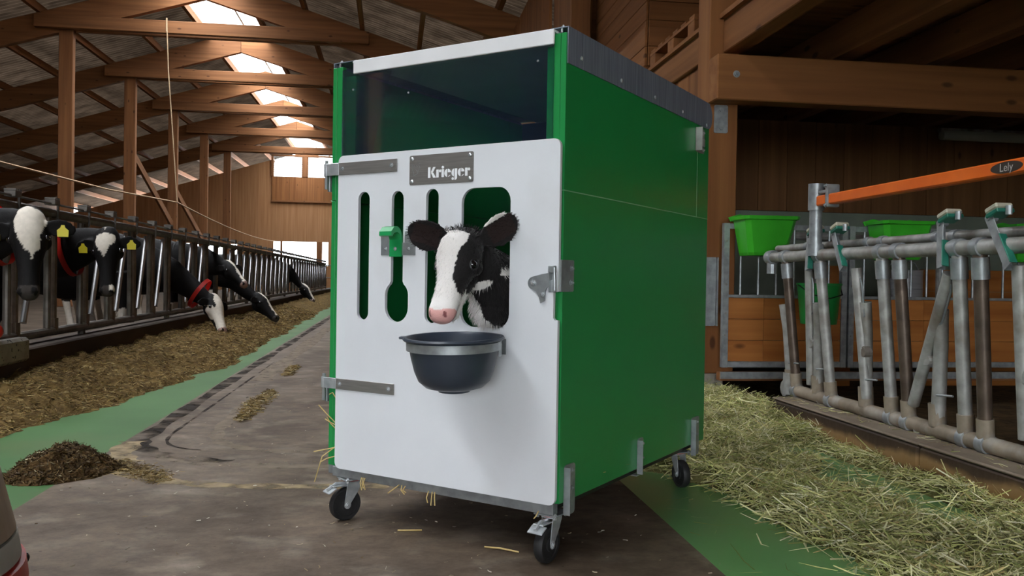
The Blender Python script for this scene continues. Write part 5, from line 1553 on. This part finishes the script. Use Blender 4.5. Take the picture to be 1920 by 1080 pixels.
# ------------------------------------------------------------------ block and float on the kerb, feed pusher robot
kb = thing('speckled_block', 'speckled grey block with rounded edges standing against the dark kerb', 'block', (-2.45, 5.57, 0.0))
bm = BM(); box(bm, -0.048, 0.042, -0.60, 0.565, 0.245, 0.405, 0.02); obj('block_body', bm, CONC, kb)
bm = BM(); box(bm, -0.048, 0.025, -0.58, 0.55, 0.0, 0.244, 0.004); obj('plinth', bm, KERBD, kb)
fb = thing('float_ball', 'red plastic ball at the left picture edge above the speckled block', 'ball', (-2.45, 5.70, 0.4055))
bm = BM(); ball(bm, (0, 0, 0.062), 0.052); obj('ball_body', bm, RED, fb, smooth=True)
bm = BM(); lathe(bm, [(0.02, 0.0), (0.03, 0.004), (0.03, 0.012), (0.015, 0.02)], 12); obj('seat_ring', bm, BLACK, fb)
ro = thing('feed_pusher', 'round feed pusher robot with weathered skirt, grey band and red base', 'robot', (-1.291, 2.09, 0.0))
RR = 0.43
def ringobj(name, prof, m):
    bm = BM(); lathe(bm, prof, 64, closed=False); bmesh.ops.recalc_face_normals(bm, faces=bm.faces); return obj(name, bm, m, ro, smooth=True, ang=0.9)
ringobj('base_ring', [(RR - .03, 0.012), (RR + .006, 0.02), (RR + .010, 0.10), (RR + .004, 0.148), (RR - .03, 0.152)], RED)
ringobj('grey_band', [(RR - .03, 0.156), (RR - .006, 0.158), (RR - .008, 0.170), (RR - .016, 0.215), (RR - .04, 0.218)], ROBOG)
ringobj('skirt', [(RR - .04, 0.220), (RR - .018, 0.222), (RR - .085, 0.50), (RR - .13, 0.62), (RR - .2, 0.66), (0.001, 0.68)], ROBOB)
for k in range(10):
    a = -0.05 + 2 * PI * k / 10 
    bm = BM(); lathe(bm, [(0.012, 0), (0.012, 0.010), (0.004, 0.014)], 10, Matrix.Rotation(a, 4, 'Z') @ M4((0, 1, 0), (0, 0, 1), (1, 0, 0), (RR + .006, 0, 0.115)))
    obj('bumper_stud', bm, BLACK, ro)

# ------------------------------------------------------------------ traces on the floor
def ribbon(name, pts, w, m, z=0.0012):
    pts = [V((p[0], p[1], 0)) for p in pts]
    # smooth the path
    for _ in range(3):
        q = [pts[0]]
        for a, b in zip(pts, pts[1:]): q += [a * .75 + b * .25, a * .25 + b * .75]
        q.append(pts[-1]); pts = q
    bm = BM(); prev = None
    for i, p in enumerate(pts):
        t = (pts[min(i + 1, len(pts) - 1)] - pts[max(i - 1, 0)]).normalized(); s = V((-t.y, t.x, 0))
        ww = w * (0.8 + 0.2 * math.sin(i * 0.9))
        a, b = bm.verts.new(p - s * ww / 2 + V((0, 0, z))), bm.verts.new(p + s * ww / 2 + V((0, 0, z)))
        if prev: bm.faces.new((prev[0], a, b, prev[1]))
        prev = (a, b)
    bmesh.ops.recalc_face_normals(bm, faces=bm.faces)
    o = obj(name, bm, m, fl)
    o.matrix_parent_inverse = fl.matrix_world.inverted()
    return o
bpy.context.view_layer.update()
ribbon('tyre_mark', [(-1.22, 20), (-1.24, 12.0), (-1.25, 9.6), (-1.26, 7.5), (-1.26, 5.5), (-1.255, 4.65), (-1.24, 4.45), (-1.14, 4.25), (-1.0, 4.10), (-0.72, 3.98)], 0.11, SKID)
ribbon('tyre_mark', [(-1.12, 8.5), (-1.13, 6.2), (-1.14, 5.0), (-1.14, 4.62), (-1.10, 4.42), (-1.0, 4.30), (-.9, 4.26)], 0.022, SKID, 0.0016)
ribbon('tyre_mark', [(-1.08, 4.16), (-0.955, 4.02), (-0.70, 3.92), (-0.26, 3.85), (0.2, 3.82)], 0.11, DUSTL)
ribbon('tyre_mark', [(-0.94, 6.1), (-0.93, 5.2), (-0.92, 4.75), (-0.88, 4.5), (-0.74, 4.31), (-0.56, 4.21), (-0.25, 4.15), (0.2, 4.14)], 0.09, DUSTL, 0.0018)
ribbon('tyre_mark', [(-1.22, 3.87), (-1.0, 3.70), (-0.83, 3.59), (-0.59, 3.52), (-0.23, 3.49), (0.0, 3.49)], 0.10, DUST)
ribbon('tyre_mark', [(-1.0, 14), (-1.02, 9), (-1.03, 7)], 0.20, DUSTL, 0.0010)
ribbon('tyre_mark', [(-1.15, 4.0), (-1.25, 4.15), (-1.28, 4.5)], 0.14, DUST, 0.0014)

# ------------------------------------------------------------------ feed and hay
def blades(name, xyz, length, width, cols, mat, parent=None, pitch=0.35, curl=0.25, origin=(0, 0, 0)):
    n = len(xyz)
    yaw = RNG.uniform(0, 2 * PI, n); pit = RNG.normal(0.12, pitch, n)
    d = np.stack([np.cos(yaw) * np.cos(pit), np.sin(yaw) * np.cos(pit), np.sin(pit)], 1)
    roll = RNG.uniform(0, 2 * PI, n)
    s0 = np.stack([-np.sin(yaw), np.cos(yaw), np.zeros(n)], 1)
    u0 = np.cross(d, s0)
    s = s0 * np.cos(roll)[:, None] + u0 * np.sin(roll)[:, None]
    L_ = length[:, None]; w = width[:, None] * .5
    bend = s0 * (RNG.normal(0, curl, n)[:, None] * L_) + np.array([0, 0, 1]) * (RNG.normal(0.0, curl * .4, n)[:, None] * L_)
    p0 = xyz - d * L_ * .5; p1 = xyz + bend * .5; p2 = xyz + d * L_ * .5
    vs = np.stack([p0 - s * w, p0 + s * w, p1 - s * w, p1 + s * w, p2 - s * w * .6, p2 + s * w * .6], 1)
    vs[:, :, 2] = np.maximum(vs[:, :, 2], 0.002)
    vs = vs.reshape(-1, 3) - np.array(origin)
    base = (np.arange(n) * 6)[:, None]
    lp = np.concatenate([base + np.array([0, 1, 3, 2]), base + np.array([2, 3, 5, 4])], 1).ravel()
    c = np.repeat(np.concatenate([cols, np.ones((n, 1))], 1), 6, axis=0)
    o = mesh_arrays(name, vs, 4, lp, mat, parent, c)
    return o

def fbm(x, y, sc, seed=0.0):
    v = np.zeros_like(x); a = 1.0
    for k in range(4):
        f = sc * 2 ** k
        v += a * np.sin(x * f * 1.1 + 2.1 * np.sin(y * f * .7 + seed + k) + seed) * np.sin(y * f * 1.3 + 1.7 * np.sin(x * f * .9 + seed * 2 - k))
        a *= .55
    return v

def bed(name, xs, ys, hfun, mat, parent=None):
    X, Y = np.meshgrid(xs, ys); Z = hfun(X, Y)
    nx, ny = len(xs), len(ys)
    vs = np.stack([X.ravel(), Y.ravel(), Z.ravel()], 1)
    i = (np.arange(ny - 1)[:, None] * nx + np.arange(nx - 1)[None, :]).ravel()
    keep = (np.maximum.reduce([Z[:-1, :-1].ravel(), Z[1:, :-1].ravel(), Z[:-1, 1:].ravel(), Z[1:, 1:].ravel()]) > 0.0)
    i = i[keep]
    lp = np.stack([i, i + 1, i + nx + 1, i + nx], 1).ravel()
    o = mesh_arrays(name, vs, 4, lp, mat, parent)
    o.data.polygons.foreach_set('use_smooth', [True] * len(o.data.polygons))
    return o
def palette(n, cols, probs, jit=0.18):
    idx = RNG.choice(len(cols), n, p=probs)
    return np.array(cols)[idx] * RNG.uniform(1 - jit * 2, 1 + jit, (n, 1))

# left windrow of feed
EY = np.array([2.0, 4.0, 4.95, 6.36, 8.05, 10, 13, 20, 36]); EX = np.array([-2.15, -2.03, -1.90, -1.64, -1.50, -1.50, -1.55, -1.64, -1.75])
def feed_h(x, y):
    e = np.interp(y, EY, EX) + 0.05 * fbm(x * 0 + 1.0, y, 2.3, 1.0) + 0.02 * fbm(x * 0, y, 9.0, 3.0)
    d = e - x
    h = 0.135 * smoothstep(-0.0, 0.55, d) + 0.035 * smoothstep(0, .1, d) + 0.022 * fbm(x, y, 5.0, 2.0) * smoothstep(0, .25, d) + 0.010 * fbm(x, y, 17.0, 4.0) * smoothstep(0, .1, d)
    return np.where(d > 0, np.maximum(h, 0.004), -0.01)
fw = bed('feed_row', np.linspace(-2.5, -1.35, 60), np.concatenate([np.linspace(3, 14, 420), np.linspace(14.1, 37, 220)]), feed_h, FEEDM)
tag(fw, 'long row of brown chopped feed along the dark left kerb', 'feed', kind='stuff')
n = 52000
yy = 3.0 + 16.0 * RNG.random(n) ** 1.9; xx = RNG.uniform(-2.5, -1.36, n)
hh = feed_h(xx, yy); k_ = hh > 0
xx, yy, hh = xx[k_], yy[k_], hh[k_]; n = len(xx)
FCOL = [(.27, .18, .06), (.17, .105, .034), (.08, .05, .018), (.42, .32, .14), (.13, .095, .03)]
ob = blades('feed_fibre', np.stack([xx, yy, hh + RNG.uniform(0, .012, n)], 1), RNG.uniform(.015, .055, n) * (1 + .5 * smoothstep(8, 18, yy)), RNG.uniform(.002, .005, n) * (1 + smoothstep(7, 16, yy)),
            palette(n, FCOL, [.33, .27, .17, .11, .12]), HAYM, fw, pitch=.3)
ob['kind'] = 'stuff'

# dark feed heap at the left
PC = np.array([-1.375, 3.83])
def pile_h(x, y):
    dx, dy = (x - PC[0]), (y - PC[1])
    ang = np.arctan2(dy, dx)
    rx = 0.215 * (1 + .10 * np.sin(3 * ang + 1) + .06 * np.sin(7 * ang))
    ry = 0.24 * (1 + .10 * np.sin(2 * ang))
    r = np.sqrt((dx / rx) ** 2 + (dy / ry) ** 2)
    h = 0.105 * np.clip(1 - r ** 1.6, 0, 1) * (1 + .16 * fbm(x, y, 14, 1)) + 0.01 * fbm(x, y, 34, 2) * (r < .95)
    return np.where(r < 1, np.maximum(h, .003), -.01)
FHEAP = pbr('dark_feed', (0.115, 0.068, 0.026), (0.055, 0.032, 0.014), 0.95, scale=24, bump=0.9, bscale=70, spec=0.1)
ph = bed('feed_heap', np.linspace(-1.65, -1.1, 70), np.linspace(3.53, 4.13, 70), pile_h, FHEAP)
tag(ph, 'small dark heap of chopped feed on the green floor at the left', 'feed heap', kind='stuff')
n = 7000
xx, yy = RNG.uniform(-1.65, -1.1, n), RNG.uniform(3.53, 4.13, n); hh = pile_h(xx, yy); k_ = hh > 0
xx, yy, hh = xx[k_], yy[k_], hh[k_]; n = len(xx)
ob = blades('feed_fibre', np.stack([xx, yy, hh + RNG.uniform(0, .008, n)], 1), RNG.uniform(.008, .035, n), RNG.uniform(.002, .005, n),
            palette(n, [(.115, .07, .027), (.06, .035, .015), (.19, .125, .05), (.45, .38, .24)], [.42, .35, .2, .03]), HAYM, ph, pitch=.5)
ob['kind'] = 'stuff'
# thin streaks and crumbs of feed on the floor
def scatter_on_floor(name, label, pts_fn, n, cols, probs, l0, l1, w0, w1, zmax):
    xy = pts_fn(n)
    o = blades(name, np.stack([xy[:, 0], xy[:, 1], RNG.uniform(.003, zmax, n)], 1), RNG.uniform(l0, l1, n), RNG.uniform(w0, w1, n), palette(n, cols, probs), HAYM, pitch=.15)
    return tag(o, label, 'feed', kind='stuff')
SC_ = [(.36, .26, .11), (.22, .15, .06), (.12, .08, .035), (.5, .42, .26)]
def st1(n):
    t = RNG.random(n); w = 0.035 + .05 * np.sin(t * PI)
    return np.stack([-0.86 + RNG.normal(0, .35, n) * w * 1.2 + .01 * np.sin(t * 9), 5.05 + 1.3 * t], 1)
scatter_on_floor('feed_streak', 'narrow streak of spilled feed on the brown floor left of the hutch', st1, 1500, SC_, [.45, .35, .12, .08], .015, .05, .002, .006, .022)
def st2(n):
    t = RNG.random(n)
    return np.stack([-0.87 + RNG.normal(0, .02, n), 7.3 + 0.75 * t], 1)
scatter_on_floor('feed_streak', 'short spill of feed further up the brown floor', st2, 500, SC_, [.45, .35, .12, .08], .02, .06, .003, .007, .025)
def st3(n):
    t = RNG.random(n)
    return np.stack([-1.22 + .30 * t + RNG.normal(0, .03, n), 3.98 - .33 * t + RNG.normal(0, .05, n)], 1)
scatter_on_floor('feed_spill', 'loose feed scattered beside the dark heap', st3, 1300, SC_, [.42, .36, .16, .06], .008, .03, .002, .004, .010)
def st4(n):
    m = n // 2
    a = np.stack([RNG.uniform(-1.3, .9, m), 2.2 + 6 * RNG.random(m) ** 1.5], 1)
    b = np.stack([RNG.uniform(-1.3, 1.0, n - m), RNG.uniform(2.3, 4.2, n - m)], 1)
    return np.concatenate([a, b])
scatter_on_floor('floor_crumbs', 'pale crumbs of straw and feed strewn over the brown floor', st4, 420, [(.45, .38, .26), (.5, .46, .38), (.24, .18, .10)], [.5, .3, .2], .006, .022, .002, .004, .004)

# hay along the right kerb
HYY = np.array([1.2, 2.2, 2.7, 3.2, 3.6, 4.4, 6.0]); HYX = np.array([1.36, 1.33, 1.32, 1.27, 1.14, 1.10, 1.05])
def hay_cov(x, y):
    e = np.interp(y, HYY, HYX) + .06 * fbm(y, y * 0 + 2, 4.0, 1.5) + .03 * fbm(y, x * 0, 15, 2.5)
    d = smoothstep(-0.02, .18, x - e)
    # bare patches near the kerb between about 2.6 and 4.1 m
    gap = smoothstep(1.78, 1.92, x + .10 * fbm(x, y, 4.5, 3.1)) * smoothstep(2.35, 2.75, y) * (1 - smoothstep(4.0, 4.35, y))
    gap *= 1 - .9 * smoothstep(2.12, 2.2, x)
    return d * (1 - .95 * gap)
def hay_h(x, y):
    c = hay_cov(x, y)
    return 0.055 * c * (1 + .45 * fbm(x, y, 5.5, 5.0)) + .035 * c * np.exp(-((x - 2.12) / .14) ** 2) * (y > 4.2) + .05 * np.exp(-(((x - 2.05) / .22) ** 2 + ((y - 2.45) / .28) ** 2)) + .04 * c * smoothstep(4.2, 5.2, y)
hb0 = bed('hay', np.linspace(1.0, 2.26, 90), np.linspace(1.2, 6.6, 300), lambda x, y: np.where(hay_cov(x, y) > .45, hay_h(x, y) * .8, -.01), HAYBED)
tag(hb0, 'loose green-yellow hay spread along the stained right kerb', 'hay', kind='stuff')
n = 75000
yy = 1.3 + 5.2 * RNG.random(n) ** 1.25; xx = RNG.uniform(1.0, 2.27, n)
cv = hay_cov(xx, yy); k_ = RNG.random(n) < np.clip(cv * 1.05 + .003, 0, 1)
xx, yy = xx[k_], yy[k_]; n = len(xx); hh = hay_h(xx, yy) * RNG.uniform(.35, 1.15, n) + RNG.uniform(.003, .012, n)
HCOL = [(.66, .63, .28), (.46, .48, .17), (.80, .76, .44), (.24, .27, .085), (.90, .86, .60), (.48, .38, .16)]
zone = np.clip(.5 + .5 * fbm(xx, yy, 3.0, 8.0), 0, 1)[:, None]
cl_ = palette(n, HCOL, [.28, .26, .19, .13, .06, .08]) * (0.75 + .4 * zone)
ob = blades('hay_stalk', np.stack([xx, yy, hh], 1), RNG.gamma(4, .020, n) + .02, RNG.uniform(.0018, .0052, n), cl_, HAYM, hb0, pitch=.36, curl=.18)
ob['kind'] = 'stuff'
# a few stray stalks on the kerb, on the green floor and by the front castor
def st5(n): return np.stack([RNG.uniform(1.0, 1.35, n), RNG.uniform(2.4, 4.6, n)], 1)
scatter_on_floor('stray_hay', 'stray hay stalks on the green floor beside the hay', st5, 16, HCOL, [.28, .26, .19, .13, .06, .08], .02, .09, .0015, .003, .004)
kx = RNG.uniform(2.27, 2.6, 260); ky = RNG.uniform(2.2, 4.8, 260)
ob = blades('kerb_hay', np.stack([kx, ky, np.full(260, .176) + RNG.uniform(0, .004, 260)], 1), RNG.uniform(.02, .09, 260), RNG.uniform(.0015, .003, 260), palette(260, HCOL, [.28, .26, .19, .13, .06, .08]), HAYM, pitch=.05)
tag(ob, 'thin scatter of hay stalks on the kerb under the fence', 'hay', kind='stuff')

# straw hanging out of the hutch
def straw(pts, r=0.0022):
    return tubeobj('straw', [hp_(*p) for p in pts], r, STRAWM, None, 5)
STRAWM = pbr('yellow_straw', (0.62, 0.47, 0.19), (0.50, 0.36, 0.13), 0.6, scale=20)
sw = thing('hutch_straw', 'yellow straws poking out at the door edges of the hutch', 'straw', hp_(0.05, -0.02, 0.18))
def sb(pts, r=0.0020):
    bm = BM(); O_ = V(sw.location)
    tube(bm, [hp_(*p) - O_ for p in pts], r, 5)
    obj('stalk', bm, STRAWM, sw, smooth=True)
for p in ([(.05, -.012, .335), (.02, -.03, .37), (-.01, -.04, .40)], [(.05, -.012, .33), (.03, -.03, .345), (.012, -.03, .352)], [(.052, -.012, .315), (.03, -.02, .335), (.02, -.03, .36)],
          [(.05, -.012, .255), (.01, -.03, .245), (-.03, -.04, .235)], [(.05, -.012, .26), (.0, -.03, .22), (-.01, -.04, .17), (-.025, -.04, .13)], [(.05, -.012, .225), (.02, -.03, .215), (-.005, -.035, .20)],
          [(.05, -.012, .42), (.035, -.02, .445), (.02, -.02, .437)],
          [(.165, -.01, .165), (.168, -.02, .15), (.175, -.02, .125)], [(.172, -.01, .165), (.176, -.02, .15), (.182, -.02, .132)], [(.18, -.01, .165), (.182, -.02, .152), (.19, -.02, .128)],
          [(.33, -.01, .163), (.318, -.02, .152), (.29, -.02, .132)], [(.34, -.01, .163), (.345, -.02, .15), (.36, -.02, .138)], [(.355, -.01, .163), (.352, -.02, .15), (.366, -.02, .145)],
          [(.45, -.01, .16), (.45, -.02, .14), (.455, -.02, .125)], [(.465, -.01, .16), (.47, -.02, .14), (.468, -.02, .118)], [(.475, -.01, .16), (.482, -.02, .145), (.484, -.02, .12)],
          [(.86, -.01, .16), (.858, -.02, .148), (.85, -.02, .138)]):
    sb(p)
n = 2600
uv = np.stack([RNG.uniform(.04, HW - .04, n), RNG.uniform(.06, HD - .05, n)], 1)
pw = np.array([tuple(hp_(a, b, .192 + c)) for (a, b), c in zip(uv, RNG.uniform(0, .035, n))])
ob = blades('bedding_straw', pw, RNG.uniform(.04, .12, n), RNG.uniform(.002, .004, n), palette(n, [(.55, .42, .18), (.42, .31, .12)], [.5, .5]), HAYM, None, pitch=.15)
tag(ob, 'straw bedding on the floor inside the hutch', 'straw', kind='stuff')
# two straws on the brown floor in front
for pts, lb in (([(0.30, 2.66, .004), (0.345, 2.63, .008), (0.40, 2.60, .004)], 'pale straw lying on the floor before the front castor'), ([(0.03, 2.86, .004), (0.075, 2.85, .006), (0.11, 2.855, .004)], 'short straw lying on the floor below the middle of the door')):
    bm = BM(); O_ = V(pts[0]); tube(bm, [V(p) - O_ for p in pts], .003, 5); o_ = obj('floor_straw', bm, STRAWM, None, O_, smooth=True); tag(o_, lb, 'straw')
